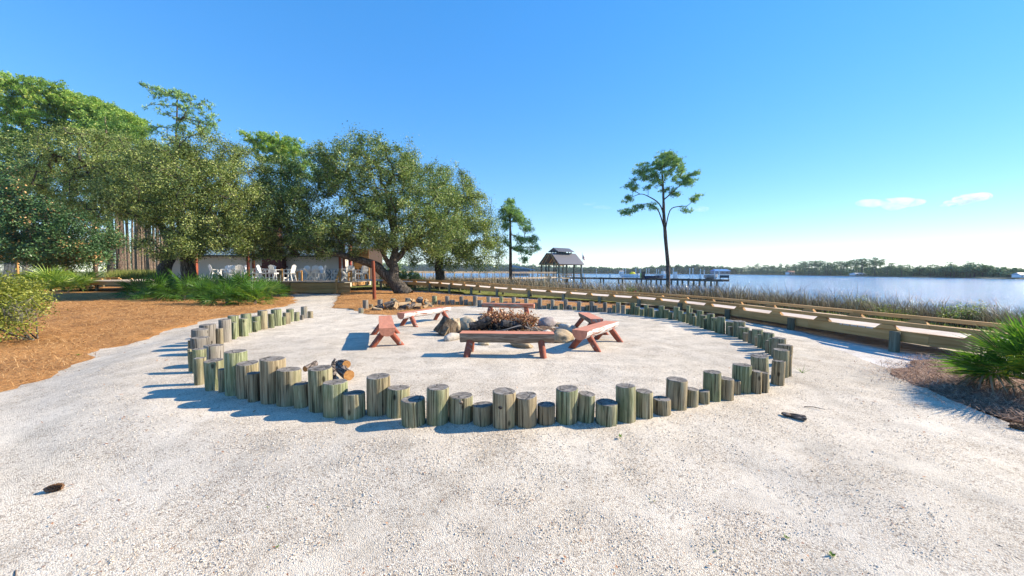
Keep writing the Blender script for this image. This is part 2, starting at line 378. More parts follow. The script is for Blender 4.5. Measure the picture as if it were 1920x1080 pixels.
def m_bark(name, a, b, c3, sc=(9, 9, 2.2)):
    n = NT(name, 0.95, 0.1); v = n.scale(n.tc(), sc); f = n.noise(v, 1.0, 7, 0.7, 1.0)
    k = n.voro(n.scale(n.tc(), tuple(q * 1.1 for q in sc)), 1.0, 'DISTANCE_TO_EDGE')
    c = n.ramp(f, [(0.3, a), (0.5, b), (0.75, c3)]); n.col(n.mix(1.0, c, n.ramp(k, [(0.0, 0.4), (0.12, 1.0)]), 'MULTIPLY'))
    n.bump(n.math('ADD', f, n.ramp(k, [(0.0, 0.0), (0.15, 0.8)])), 0.9, 0.05); return n.mat
OAKBARK = m_bark('oak_bark', (0.04, 0.034, 0.028), (0.11, 0.095, 0.08), (0.25, 0.23, 0.20))
PINEBARK = m_bark('pine_bark', (0.055, 0.038, 0.028), (0.14, 0.10, 0.08), (0.28, 0.22, 0.19), (7, 7, 2.5))
PALEBARK = m_bark('pale_pine_bark', (0.09, 0.065, 0.05), (0.22, 0.165, 0.13), (0.38, 0.31, 0.26), (7, 7, 2.5))
LOGBARK = m_bark('log_bark', (0.08, 0.062, 0.05), (0.24, 0.20, 0.175), (0.48, 0.43, 0.40), (5, 18, 18))
SPLITW = m_wood('split_firewood', [(0.25, (0.20, 0.12, 0.06)), (0.5, (0.45, 0.31, 0.17)), (0.75, (0.66, 0.52, 0.34))], 'x', 1.0, 0.5, 0.85, 0.4)
CUTEND = m_wood('orange_cut_end', [(0.25, (0.20, 0.09, 0.03)), (0.5, (0.38, 0.19, 0.065)), (0.75, (0.52, 0.31, 0.13))], 'x', 1.0)
CHAR = m_rock('charred_wood', (0.008, 0.008, 0.009), (0.018, 0.018, 0.02), (0.10, 0.10, 0.11), 5.0)
GREYSTICK = m_wood('grey_dead_stick', [(0.25, (0.12, 0.10, 0.085)), (0.6, (0.30, 0.27, 0.24)), (0.8, (0.46, 0.43, 0.40))], 'x')

L_OAK = m_leaf('oak_leaves', [(0.0, (0.043, 0.069, 0.022)), (0.35, (0.128, 0.179, 0.055)), (0.65, (0.270, 0.335, 0.109)), (0.88, (0.440, 0.513, 0.182)), (1.0, (0.682, 0.690, 0.315))], 0.5, 0.25, 0.25)
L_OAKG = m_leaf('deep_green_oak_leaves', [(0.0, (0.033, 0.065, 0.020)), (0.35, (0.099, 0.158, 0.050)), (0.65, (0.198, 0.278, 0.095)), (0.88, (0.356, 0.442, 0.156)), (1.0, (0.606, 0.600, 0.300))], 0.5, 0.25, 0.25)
L_MAG = m_leaf('magnolia_leaves', [(0.0, (0.028, 0.071, 0.028)), (0.6, (0.077, 0.164, 0.060)), (0.86, (0.164, 0.274, 0.109)), (0.93, (0.466, 0.274, 0.122)), (1.0, (0.750, 0.466, 0.218))], 0.42, 0.15, 0.35)
L_PINE = m_leaf('pine_needles', [(0.0, (0.100, 0.199, 0.045)), (0.5, (0.213, 0.354, 0.074)), (0.85, (0.369, 0.524, 0.114)), (1.0, (0.682, 0.682, 0.228))], 0.5, 0.3, 0.35)
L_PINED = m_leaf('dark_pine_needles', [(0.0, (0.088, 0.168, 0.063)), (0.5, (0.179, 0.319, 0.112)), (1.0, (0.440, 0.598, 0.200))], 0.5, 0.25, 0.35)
L_FAR = m_leaf('far_tree_foliage', [(0.0, (0.067, 0.135, 0.067)), (0.5, (0.113, 0.207, 0.102)), (1.0, (0.228, 0.318, 0.147))], 0.7, 0.1, 0.2)
L_PALM = m_leaf('palmetto_fronds', [(0.0, (0.036, 0.095, 0.017)), (0.5, (0.090, 0.208, 0.032)), (0.85, (0.199, 0.359, 0.052)), (0.94, (0.439, 0.510, 0.059)), (1.0, (0.712, 0.675, 0.073))], 0.38, 0.32, 0.4)
L_PALMY = m_leaf('light_palmetto_fronds', [(0.0, (0.081, 0.162, 0.024)), (0.5, (0.176, 0.284, 0.041)), (0.9, (0.324, 0.419, 0.068)), (1.0, (0.608, 0.486, 0.108))], 0.35, 0.35, 0.5)
L_PALMD = m_leaf('dead_palmetto_fronds', [(0.0, (0.18, 0.12, 0.075)), (1.0, (0.42, 0.32, 0.22))], 0.6, 0.1, 0.2)
L_SHRUB = m_leaf('yellow_green_shrub_leaves', [(0.0, (0.075, 0.106, 0.022)), (0.5, (0.200, 0.237, 0.037)), (1.0, (0.413, 0.400, 0.075))], 0.45, 0.3, 0.4)
L_BUSH = m_leaf('dark_bush_leaves', [(0.0, (0.024, 0.064, 0.019)), (0.6, (0.064, 0.144, 0.035)), (1.0, (0.176, 0.288, 0.072))], 0.4, 0.2, 0.4)
L_DEAD = m_leaf('dead_brown_leaves', [(0.0, (0.121, 0.047, 0.024)), (0.5, (0.324, 0.135, 0.068)), (0.85, (0.567, 0.297, 0.162)), (1.0, (0.750, 0.567, 0.378))], 0.55, 0.15, 0.3)
L_MARSH = m_leaf('marsh_grass_blades', [(0.0, (0.087, 0.063, 0.044)), (0.35, (0.214, 0.168, 0.114)), (0.65, (0.357, 0.296, 0.207)), (0.9, (0.571, 0.500, 0.361)), (0.95, (0.163, 0.184, 0.062)), (1.0, (0.326, 0.326, 0.114))], 0.7, 0.05, 0.2)
L_GRASS = m_leaf('green_grass_blades', [(0.0, (0.078, 0.117, 0.026)), (0.6, (0.208, 0.247, 0.065)), (1.0, (0.416, 0.390, 0.130))], 0.6, 0.25, 0.2)
# ================================================================== ground sheets
_la = [-1.2, -0.5, 0.2, 0.6, 0.98, 1.2, 1.35, 1.5, 1.8, 2.6]; _ls = [12, 12, 12, 12.5, 15, 17, 22, 42, 60, 60]
def gz(x, y):
    x = np.asarray(x, float); y = np.asarray(y, float)
    r = np.hypot(x - RC[0], y - RC[1])
    w = (1 - sstep(7.5, 11.5, y)) * (1 - 0.6 * sstep(1.0, 4.5, x))
    z = -0.15 * sstep(6.55, 7.7, r) * w
    b = beyond(x, y); th = np.arctan2(y - RC[1], x - RC[0])
    L = np.interp(th, _la, _ls)
    z = z - 0.12 * sstep(-0.4, 0.25, b) * (1 - sstep(2.0, 3.0, b)) * (y < 28)
    return z - 1.7 * np.clip(sstep(4.0, L, b) + 0.25 * sstep(L, L * 1.6, b), 0, 1.2) * lakeside(x, y)
def gzf(x, y): return float(gz(x, y))

def axis(lo, hi, c0, c1, fine, grow=1.25):
    a = list(np.arange(c0, c1 + 1e-6, fine)); s = fine
    while a[-1] < hi: s *= grow; a.append(a[-1] + s)
    s = fine
    while a[0] > lo: s *= grow; a.insert(0, a[0] - s)
    return np.array(a)
gx = axis(-900, 1500, -40, 45, 0.7); gy = axis(-60, 1700, -6, 60, 0.7)
X, Y = np.meshgrid(gx, gy); Z = gz(X, Y)
b = beyond(X, Y)
Z = np.where((b < -0.2) & (Y < 32), Z - 0.06, Z)
Z = Z + 0.02 * np.sin(X * 1.3) * np.cos(Y * 0.9) * (b > 2)
nx, ny = len(gx), len(gy)
I = np.arange(nx * ny).reshape(ny, nx)
Fc = np.stack([I[:-1, :-1], I[:-1, 1:], I[1:, 1:], I[1:, :-1]], -1).reshape(-1, 4)
me = mesh_np('ground', np.stack([X, Y, Z], -1).reshape(-1, 3), Fc, GROUND, smooth=True)
gmask = np.clip(sstep(-0.5, 1.6, b) * 0.95 + 0.25 * (X < -30), 0, 1)
gmask = np.where((X > 6) & (b < 2.2), gmask * 0.35, gmask)
me.attributes.new('grass', 'FLOAT', 'POINT').data.foreach_set('value', gmask.ravel().astype(np.float32))
tag(link('ground', me), kind='structure')

def ragged(pts, step=0.16, amp=0.10, seed=0):
    out = []
    for i in range(len(pts)):
        a = Vector(pts[i][:2]); c = Vector(pts[(i + 1) % len(pts)][:2]); k = max(1, int((c - a).length / step)); k = min(k, 160)
        nrm = Vector((-(c - a).y, (c - a).x)).normalized()
        for j in range(k):
            p = a.lerp(c, j / k)
            q = Vector((p.x * 0.9, p.y * 0.9, seed * 7.7))
            out.append(p + nrm * (noise.noise(q) * 2.0 + noise.noise(q * 4.3)) * amp)
    return out
def sheet(name, pts, mat, off, spacing=0.5, amp=0.1, rough=0.0, seed=0, step=0.16):
    B = ragged(pts, step, amp, seed); nb = len(B)
    bx = np.array([p.x for p in B]); by = np.array([p.y for p in B])
    xs = np.arange(bx.min(), bx.max(), spacing); ys = np.arange(by.min(), by.max(), spacing)
    gx_, gy_ = np.meshgrid(xs, ys); q = np.stack([gx_.ravel(), gy_.ravel()], 1) + RNG.uniform(-.3, .3, (gx_.size, 2)) * spacing
    ins = inside(q, bx, by); q = q[ins]
    V = [Vector((p.x, p.y)) for p in B] + [Vector((float(a), float(b))) for a, b in q]
    r = delaunay_2d_cdt(V, [], [list(range(nb))], 1, 1e-5)
    v = np.array([(p.x, p.y) for p in r[0]]); z = gz(v[:, 0], v[:, 1]) + off
    o_ = np.full(len(v), off); o_[:nb] = 0.004
    z = z - off + o_
    if rough:
        z = z + np.array([noise.noise(Vector((a * 1.1, b * 1.1, 3.3))) * 0.7 + noise.noise(Vector((a * 3.7, b * 3.7, 8.1))) * 0.45 for a, b in v]) * rough
    f = np.array([t for t in r[2] if len(t) == 3])
    me = mesh_np(name, np.column_stack([v, z]), f, mat, smooth=True)
    me.flip_normals() if me.polygons[0].normal.z < 0 else None
    return me, bx, by
def inside(q, bx, by):
    x, y = q[:, 0], q[:, 1]; res = np.zeros(len(q), bool); j = len(bx) - 1
    for i in range(len(bx)):
        c = ((by[i] > y) != (by[j] > y)) & (x < (bx[j] - bx[i]) * (y - by[i]) / (by[j] - by[i] + 1e-12) + bx[i])
        res ^= c; j = i
    return res
def GP(L): return [G(a, b)[:2] for a, b in L]

edge_r = GP([(1920, 800), (1800, 745), (1700, 700), (1600, 660), (1500, 626), (1440, 611), (1380, 601), (1300, 590), (1200, 583), (1100, 577), (1000, 574), (880, 571), (800, 572), (700, 581), (665, 582), (622, 577), (637, 553), (545, 553)])
gp = [(14, -5), (11, 1.0)] + edge_r + [(-16, 24), (-17, 12), (-15, -5)]
me, _, _ = sheet('gravel_yard', gp, GRAVEL, 0.0, 0.28, 0.05, 0.03, 1, 0.3)
tag(link('gravel_yard', me), kind='structure')
sl_pts = GP([(545, 552), (550, 560), (556, 567), (540, 574), (450, 590), (350, 609), (250, 631), (178, 645), (158, 653), (163, 661), (175, 664), (120, 683), (60, 703), (0, 716), (-80, 735)]) + [(-16, 3.5), (-30, 8), (-46, 30), (-40, 40), (-17, 33)]
me, s1x, s1y = sheet('pine_straw_bed', sl_pts, STRAW, 0.035, 0.4, 0.17, 0.03, 2)
tag(link('pine_straw_bed', me), kind='structure')
sm_pts = GP([(637, 553), (622, 577), (664, 580), (690, 590), (730, 590), (800, 586), (850, 575), (900, 573), (1000, 573), (1100, 577), (1190, 583), (1190, 575), (1100, 568), (1000, 562), (900, 557), (800, 549), (700, 545), (640, 546)])
me, s2x, s2y = sheet('pine_straw_bed', sm_pts, STRAW, 0.035, 0.4, 0.08, 0.03, 3)
tag(link('pine_straw_bed', me), kind='structure')
sr_pts = GP([(1665, 686), (1700, 672), (1770, 668), (1850, 690), (1930, 690), (2050, 760), (2080, 850), (1960, 800), (1890, 775), (1800, 745), (1740, 716)])
me, s3x, s3y = sheet('old_pine_straw_bed', sr_pts, STRAWOLD, 0.02, 0.25, 0.16, 0.03, 4)
tag(link('old_pine_straw_bed', me), kind='structure')

# loose needles on the straw beds
def needles(name, bx, by, N, mat, size, zoff, far=24, spill=0.0, label='stuff'):
    out = []
    lo = np.array([bx.min() - spill, max(by.min() - spill, 2)]); hi = np.array([bx.max() + spill, min(by.max() + spill, far)])
    got = []
    while sum(map(len, got)) < N:
        q = RNG.uniform(lo, hi, (N * 4, 2))
        d = np.hypot(q[:, 0], q[:, 1]); q = q[RNG.random(len(q)) < np.clip((6.0 / d) ** 1.6, 0, 1)]
        if spill:
            q2 = q + RNG.normal(0, spill, q.shape); m = inside(q2, bx, by); got.append(q[m])
        else: got.append(q[inside(q, bx, by)])
    q = np.concatenate(got)[:N]; a = RNG.uniform(0, 2 * np.pi, N); L = size * RNG.uniform(0.6, 1.3, N) * np.clip(np.hypot(q[:, 0], q[:, 1]) / 9, .9, 1.8)
    w = 0.0024 * np.clip(np.hypot(q[:, 0], q[:, 1]) / 7, 0.7, 3)
    dx, dy = np.cos(a) * L / 2, np.sin(a) * L / 2; px, py = -np.sin(a) * w, np.cos(a) * w
    z = gz(q[:, 0], q[:, 1]) + zoff + RNG.uniform(0.0, 0.05, N); t = RNG.uniform(-0.04, 0.06, N)
    v = np.stack([np.stack([q[:, 0] - dx - px, q[:, 1] - dy - py, z], -1), np.stack([q[:, 0] - dx + px, q[:, 1] - dy + py, z], -1),
                  np.stack([q[:, 0] + dx + px * .4, q[:, 1] + dy + py * .4, z + t], -1), np.stack([q[:, 0] + dx - px * .4, q[:, 1] + dy - py * .4, z + t], -1)], 1).reshape(-1, 3)
    f = np.arange(4 * N).reshape(N, 4)
    o = link(name, mesh_np(name, v, f, mat, RNG.random(N)))
    tag(o, label, 'pine needles', kind='stuff')
needles('loose_pine_needles', s1x, s1y, 60000, STRAWN, 0.10, 0.030, 24, 0.13, 'loose orange pine needles lying over the left straw bed')
needles('loose_pine_needles', s2x, s2y, 14000, STRAWN, 0.10, 0.030, 30, 0.09, 'loose pine needles on the straw strip under the leaning oak')
needles('loose_pine_needles', s3x, s3y, 9000, STRAWG, 0.11, 0.03, 24, 0.25, 'old brown needles and litter around the big palmetto at the right')

# loose shells lying proud on the gravel close by
N = 62000
r_ = 1.4 + 4.6 * RNG.random(N) ** 1.5; th = RNG.uniform(-0.98, 0.98, N)
px_ = np.sin(th) * r_ / np.cos(th) * 0.82; py_ = r_
m = (beyond(px_, py_) < -1.2) & ~inside(np.stack([px_, py_], 1), s1x, s1y) & ~inside(np.stack([px_, py_], 1), s3x, s3y)
px_, py_ = px_[m], py_[m]; N = len(px_)
s = RNG.uniform(0.0022, 0.0052, N) * RNG.choice([1, 1, 1, 1.5], N)
base = np.array([(1, 0, 0), (-.3, .9, .1), (-.8, -.5, 0), (.35, -.85, .1), (0, 0, .75), (0, 0, -.7)], float)
ang = RNG.uniform(0, 6.28, N); ca, sa = np.cos(ang), np.sin(ang)
bv = base[None] * np.stack([s * RNG.uniform(.8, 1.5, N), s * RNG.uniform(.6, 1.0, N), s * RNG.uniform(.5, 1, N)], 1)[:, None, :]
v = np.stack([bv[..., 0] * ca[:, None] - bv[..., 1] * sa[:, None], bv[..., 0] * sa[:, None] + bv[..., 1] * ca[:, None], bv[..., 2]], -1)
zz = gz(px_, py_) + np.array([noise.noise(Vector((a * 1.1, b * 1.1, 3.3))) * 0.7 + noise.noise(Vector((a * 3.7, b * 3.7, 8.1))) * 0.45 for a, b in zip(px_, py_)]) * 0.03
v += np.stack([px_, py_, zz + s * .25], 1)[:, None, :]
tri = np.array([(0, 1, 4), (1, 2, 4), (2, 3, 4), (3, 0, 4), (1, 0, 5), (2, 1, 5), (3, 2, 5), (0, 3, 5)])
f = (tri[None] + 6 * np.arange(N)[:, None, None]).reshape(-1, 3)
n = NT('shell_pieces', 0.8, 0.2); n.col(n.ramp(n.attr(), [(0.0, (0.13, 0.11, 0.10)), (0.06, (0.30, 0.24, 0.19)), (0.14, (0.50, 0.41, 0.31)), (0.3, (0.64, 0.57, 0.48)), (0.7, (0.75, 0.69, 0.60)), (1.0, (0.85, 0.80, 0.72))])); SHELL = n.mat
o = link('loose_gravel', mesh_np('loose_gravel', v.reshape(-1, 3), f, SHELL, np.repeat(RNG.random(N), 8)))
tag(o, 'loose pale shell pieces scattered over the near gravel', 'gravel', kind='stuff')

# ------------------------------------------------------------------ lake
n = NT('lake_water', 0.12, 0.5); P = n.pos()
n.col((0.06, 0.21, 0.46)); n.b.inputs['IOR'].default_value = 1.33
h = n.math('ADD', n.noise(n.scale(P, (0.35, 0.9, 1)), 1.0, 6, 0.7), n.math('MULTIPLY', n.noise(n.scale(P, (2.4, 5, 1)), 1.0, 4, 0.6), 0.35))
n.bump(h, 1.0, 0.9); WATERM = n.mat
wx = axis(-900, 1900, -40, 80, 4, 1.3); wy = axis(4, 2000, 4, 80, 4, 1.3)
X, Y = np.meshgrid(wx, wy); I = np.arange(X.size).reshape(X.shape)
Fc = np.stack([I[:-1, :-1], I[:-1, 1:], I[1:, 1:], I[1:, :-1]], -1).reshape(-1, 4)
me = mesh_np('lake_water', np.stack([X, Y, np.full_like(X, WATER)], -1).reshape(-1, 3), Fc, WATERM, smooth=True)
tag(link('lake_water', me), kind='structure')

# bits of leaf, bark and needle blown over the gravel
N = 900
pxq = RNG.uniform(60, 1860, N); pyq = RNG.uniform(583, 1070, N) ; Q = np.array([G(a, b)[:2] for a, b in zip(pxq, pyq)])
m = (beyond(Q[:, 0], Q[:, 1]) < -1.0) & ~inside(Q, s1x, s1y) & ~inside(Q, s2x, s2y) & ~inside(Q, s3x, s3y); Q = Q[m]; N = len(Q)
a = RNG.uniform(0, 6.28, N); L = RNG.uniform(.006, .022, N) * np.clip(np.hypot(Q[:, 0], Q[:, 1]) / 5, .6, 2.2); w = L * RNG.uniform(.12, .6, N)
d = np.stack([np.cos(a) * L, np.sin(a) * L, RNG.uniform(-.3, .3, N) * L], 1); q = np.stack([-np.sin(a) * w, np.cos(a) * w, 0 * a], 1)
b0 = np.column_stack([Q, gz(Q[:, 0], Q[:, 1]) + .016])
v = np.stack([b0 - d, b0 + q, b0 + d, b0 - q], 1).reshape(-1, 3)
tag(link('leaf_litter', mesh_np('leaf_litter', v, np.arange(4 * N).reshape(N, 4), L_DEAD, RNG.random(N) * .8)), 'brown flecks of leaf and bark blown over the gravel', 'leaf litter', kind='stuff')
# ================================================================== vegetation
def leaf_quads(C, size, aspect=0.5, up=0.35, jit=0.35, ns=None):
    """rhombic leaves at C (Nx3)"""
    N = len(C)
    nrm = RNG.normal(0, 1, (N, 3)); nrm[:, 2] = np.abs(nrm[:, 2]) + up
    if ns is not None: nrm += ns
    nrm /= np.linalg.norm(nrm, axis=1, keepdims=True)
    t = RNG.normal(0, 1, (N, 3)); t -= nrm * (t * nrm).sum(1, keepdims=True); t /= np.linalg.norm(t, axis=1, keepdims=True) + 1e-9
    b = np.cross(nrm, t); s = size * (1 + RNG.uniform(-jit, jit, N)); s = s[:, None]
    v = np.stack([C - t * s, C + b * s * aspect - t * s * 0.1, C + t * s, C - b * s * aspect - t * s * 0.1], 1)
    return v.reshape(-1, 3), np.arange(4 * N).reshape(N, 4)
def needle_quads(C, length, width, k, dirs=None, spread=0.9):
    N = len(C); Cc = np.repeat(C, k, 0); M_ = N * k
    d = RNG.normal(0, 1, (M_, 3))
    if dirs is not None: d = d * spread + np.repeat(dirs, k, 0)
    d /= np.linalg.norm(d, axis=1, keepdims=True)
    t = np.cross(d, RNG.normal(0, 1, (M_, 3))); t /= np.linalg.norm(t, axis=1, keepdims=True) + 1e-9
    L = (length * RNG.uniform(.7, 1.2, M_))[:, None]; w = width
    v = np.stack([Cc - t * w * .5, Cc + d * L * .6 - t * w, Cc + d * L, Cc + d * L * .6 + t * w], 1)
    return v.reshape(-1, 3), np.arange(4 * M_).reshape(M_, 4)
def limbs(P0, P1, R0, R1, n=5):
    d = P1 - P0; L = np.linalg.norm(d, axis=1, keepdims=True) + 1e-9; d = d / L
    ref = np.where(np.abs(d[:, 2:3]) < .9, np.array([[0, 0, 1.]]), np.array([[1., 0, 0]]))
    u = np.cross(ref, d); u /= np.linalg.norm(u, axis=1, keepdims=True); w = np.cross(d, u)
    a = 2 * np.pi * np.arange(n) / n; ca, sa = np.cos(a), np.sin(a)
    ring = u[:, None, :] * ca[None, :, None] + w[:, None, :] * sa[None, :, None]
    A = P0[:, None] + ring * R0[:, None, None]; B = P1[:, None] + d[:, None] * (R1[:, None, None] * .3) + ring * R1[:, None, None]
    v = np.concatenate([A, B], 1).reshape(-1, 3); S = len(P0)
    f = np.array([(j, (j + 1) % n, n + (j + 1) % n, n + j) for j in range(n)])
    return v, (f[None] + 2 * n * np.arange(S)[:, None, None]).reshape(-1, 4)
def grow(tn, tr, clumps, step=0.8, rt=0.012, pw=0.46, bias=0.25, sag=0.0, rmin=0.008):
    """tn: list of trunk nodes with parents implied in order of tuples (pos,parent); returns limb mesh and clump directions"""
    pos = [np.array(p, float) for p, _ in tn]; par = [q for _, q in tn]; plen = [0.0] * len(pos)
    for i in range(1, len(pos)): plen[i] = plen[par[i]] + np.linalg.norm(pos[i] - pos[par[i]])
    nt = len(pos); arr = np.zeros((len(clumps) * 14 + nt, 3)); arr[:nt] = pos; pl = np.zeros(len(arr)); pl[:nt] = plen
    n = nt; dist0 = np.min(np.linalg.norm(clumps[:, None] - arr[None, :nt], axis=2), axis=1)
    cnt = [0] * nt; dirs = np.zeros((len(clumps), 3)); tips = []
    for ci in np.argsort(dist0):
        c = clumps[ci]; d = np.linalg.norm(arr[:n] - c, axis=1); k = int(np.argmin(d + bias * pl[:n] * 0.3))
        dd = d[k]; m = min(12, max(1, int(dd / step))); a = arr[k].copy(); p = k
        off = RNG.normal(0, 0.08 * dd, 3)
        for j in range(1, m + 1):
            t = j / m; q = a + (c - a) * t + off * math.sin(math.pi * t); q[2] += sag * dd * math.sin(math.pi * t)
            if n >= len(arr): break
            arr[n] = q; pl[n] = pl[p] + np.linalg.norm(q - arr[p]); par.append(p); p = n; n += 1
        dirs[ci] = c - arr[par[p]] if n > nt else c - a; tips.append(p)
    w = np.zeros(n); w[tips] = 1
    for i in range(n - 1, 0, -1): w[par[i]] += w[i]
    R = np.maximum(rt * np.maximum(w, 1) ** pw, rmin)
    R[:nt] = tr
    idx = np.arange(nt, n); P = np.array(par)[idx]
    r0 = np.minimum(R[P], R[idx] * 1.35)
    v, f = limbs(arr[P], arr[idx], r0, R[idx])
    dirs /= np.linalg.norm(dirs, axis=1, keepdims=True) + 1e-9
    return v, f, dirs, arr[:n]
def blob_px(L):
    """crown masses: photo px, py, half sizes in px, depth, half depth -> list of (centre, radii)"""
    out = []
    for (px, py, rx, ry, Y, rz) in L:
        c = D(px, py, Y); out.append((np.array(c), np.array((rx / F * Y, rz, ry / F * Y))))
    return out
def clumps_in(blobs, N, shell=0.45):
    vol = np.array([np.prod(r) ** 0.75 for _, r in blobs]); k = RNG.choice(len(blobs), N, p=vol / vol.sum())
    d = RNG.normal(0, 1, (N, 3)); d /= np.linalg.norm(d, axis=1, keepdims=True)
    r = RNG.random(N) ** (1 / 3) * (1 - shell) + shell * RNG.uniform(.85, 1.05, N)
    sp = RNG.random(N) < .10; r = np.where(sp, RNG.uniform(1.05, 1.24, N), r)     # shoots that stand out of the outline
    C = np.array([blobs[i][0] for i in k]); Rr = np.array([blobs[i][1] for i in k])
    return C + d * r[:, None] * Rr
def sink(p, pts):  # trunk foot on the ground
    return p
def tree(name, label, cat, base, tnodes, trads, blobs, ncl, nleaf, leaf, aspect, lmat, bmat, crad=0.5, group=None, shell=.45, kind='leaf', step=.8, rt=.012, flat=1.0, nk=6, tufts=False, sides=10, sag=0.0, minz=None):
    root = empty(name, tuple(base), 0, label, cat, group); b = np.array(base)
    cl = clumps_in(blobs, ncl, shell)
    if minz is not None: cl = cl[cl[:, 2] > minz]
    v, f, dirs, nodes = grow(tnodes, trads, cl, step, rt, sag=sag)
    # trunk: smooth tapered tube through its own nodes, chain by chain
    mb = MB(); chains = []; ch = [0]
    for i in range(1, len(tnodes)):
        if tnodes[i][1] == i - 1: ch.append(i)
        else: chains.append(ch); ch = [tnodes[i][1], i]
    chains.append(ch)
    for c in chains:
        pts = []; rr = []
        P = [Vector(tnodes[i][0]) for i in c]; Rr = [trads[i] for i in c]
        if c[0] != 0: Rr[0] = min(Rr[0], Rr[1] * 1.25)
        for i in range(len(P) - 1):
            p0, p1, p2, p3 = P[max(i - 1, 0)], P[i], P[i + 1], P[min(i + 2, len(P) - 1)]
            for t in (0, .25, .5, .75):
                pts.append(0.5 * ((2 * p1) + (p2 - p0) * t + (2 * p0 - 5 * p1 + 4 * p2 - p3) * t * t + (3 * p1 - p0 - 3 * p2 + p3) * t ** 3)); rr.append(Rr[i] * (1 - t) + Rr[i + 1] * t)
        pts.append(P[-1]); rr.append(Rr[-1])
        mb.tube(pts, rr, sides, 0, True, 0.16)
    quads = [x for x in mb.f if len(x) == 4]
    tv = np.array(mb.v); V = np.concatenate([tv, v]) - b; Fq = np.concatenate([np.array(quads), f + len(tv)])
    link('trunk', mesh_np('trunk', V, Fq, bmat, smooth=True), root)
    k = max(1, nleaf // len(cl)); cc = np.repeat(cl, k, 0); dd = np.repeat(dirs, k, 0)
    sz = np.repeat(RNG.uniform(.6, 1.25, len(cl)), k)[:, None]
    off = np.clip(RNG.normal(0, .5, cc.shape), -1.05, 1.05) * crad * sz; off[:, 2] *= flat
    C = cc + off - dd * RNG.uniform(0, crad * 1.1, (len(cc), 1))
    tone = np.repeat(RNG.uniform(-.22, .22, len(cl)), k)
    if kind == 'leaf':
        v, f = leaf_quads(C - b, leaf, aspect); rnd = np.clip(RNG.random(len(C)) * .8 + .1 + tone, 0, 1)
    else:
        v, f = needle_quads(C - b, leaf, leaf * aspect, nk, dd + np.array([0, 0, .5])); rnd = np.clip(np.repeat(RNG.random(len(C)) * .8 + .1 + tone, nk), 0, 1)
    link('crown', mesh_np('crown', v, f, lmat, rnd), root)
    return root

def px3(px, py, Y): return tuple(D(px, py, Y))
# --- main leaning live oak in front of the boardwalk
Y0 = 25.3
t = [(px3(766, 556, Y0), -1), (px3(757, 549, Y0), 0), (px3(746, 536, Y0), 1), (px3(736, 524, Y0), 2),
     (px3(739, 505, Y0), 3), (px3(737, 490, Y0), 4), (px3(741, 470, Y0 + .2), 5), (px3(738, 440, Y0 + .5), 6), (px3(730, 400, Y0 + .6), 7), (px3(722, 350, Y0 + .6), 8),
     (px3(718, 511, Y0 - .1), 3), (px3(703, 497, Y0 - .4), 10), (px3(688, 492, Y0 - .7), 11), (px3(672, 487, Y0 - 1), 12), (px3(640, 478, Y0 - 1.3), 13), (px3(605, 470, Y0 - 1.6), 14), (px3(565, 455, Y0 - 1.8), 15),
     (px3(748, 482, Y0 + .3), 5), (px3(757, 470, Y0 + .5), 17), (px3(772, 450, Y0 + .8), 18), (px3(800, 420, Y0 + 1), 19),
     (px3(728, 493, Y0), 4), (px3(720, 478, Y0 - .4), 21), (px3(706, 450, Y0 - .8), 22)]
tr = [.58, .52, .46, .43, .32, .28, .22, .18, .13, .08, .33, .29, .26, .23, .19, .15, .10, .20, .17, .13, .08, .17, .14, .09]
bl = blob_px([(700, 330, 95, 75, 25.5, 3.4), (620, 395, 95, 70, 24.8, 3.6), (570, 430, 90, 42, 24.5, 3.2), (780, 375, 85, 70, 26.5, 3.4), (735, 420, 110, 48, 25.5, 3.6), (650, 446, 100, 34, 24, 2.8), (810, 430, 60, 50, 26.5, 3),
              (640, 300, 50, 34, 25.5, 2.2), (740, 305, 45, 26, 26, 2), (690, 272, 24, 18, 26, 1.2), (610, 285, 20, 16, 25.5, 1), (772, 300, 16, 16, 26, 1), (520, 410, 70, 56, 25.5, 3), (500, 465, 55, 18, 25.5, 2), (555, 345, 55, 40, 25.5, 2.6), (590, 330, 50, 36, 25.5, 2.4), (520, 350, 40, 34, 26, 2), (560, 466, 85, 14, 24.5, 2), (470, 470, 40, 14, 24.5, 1.6)])
tree('live_oak', 'leaning live oak with a forked grey trunk in front of the deck boardwalk', 'tree', px3(766, 556, Y0), t, tr, bl, 1900, 190000, .058, .48, L_OAKG, OAKBARK, .42, 'live oaks', .5, step=.7, rt=.010, sag=.03)
# --- oak by the water
Yb = 34
t = [((*G(825, 533)[:2], -.2), -1)]; bx_, by_ = D(825, 530, Yb)[0], Yb
t = [((bx_, Yb, gzf(bx_, Yb) - .2), -1), (px3(825, 515, Yb), 0), (px3(823, 495, Yb), 1), (px3(830, 465, Yb), 2), (px3(845, 430, Yb), 3), (px3(855, 390, Yb), 4)]
bl = blob_px([(850, 415, 60, 62, 34, 3.4), (890, 450, 50, 46, 34, 3), (905, 480, 42, 24, 33, 2.4), (835, 470, 60, 34, 33, 2.8), (790, 470, 45, 28, 34, 2.4), (845, 350, 45, 34, 34.5, 2.4), (890, 395, 36, 34, 34, 2.2), (926, 440, 20, 30, 34, 1.8), (780, 340, 34, 26, 34, 2)])
tree('live_oak', 'live oak with drooping boughs standing on the bank by the water railing', 'tree', t[0][0], t, [.5, .42, .36, .28, .18, .1], bl, 800, 76000, .068, .48, L_OAK, OAKBARK, .5, 'live oaks', .5, step=.8, rt=.011)
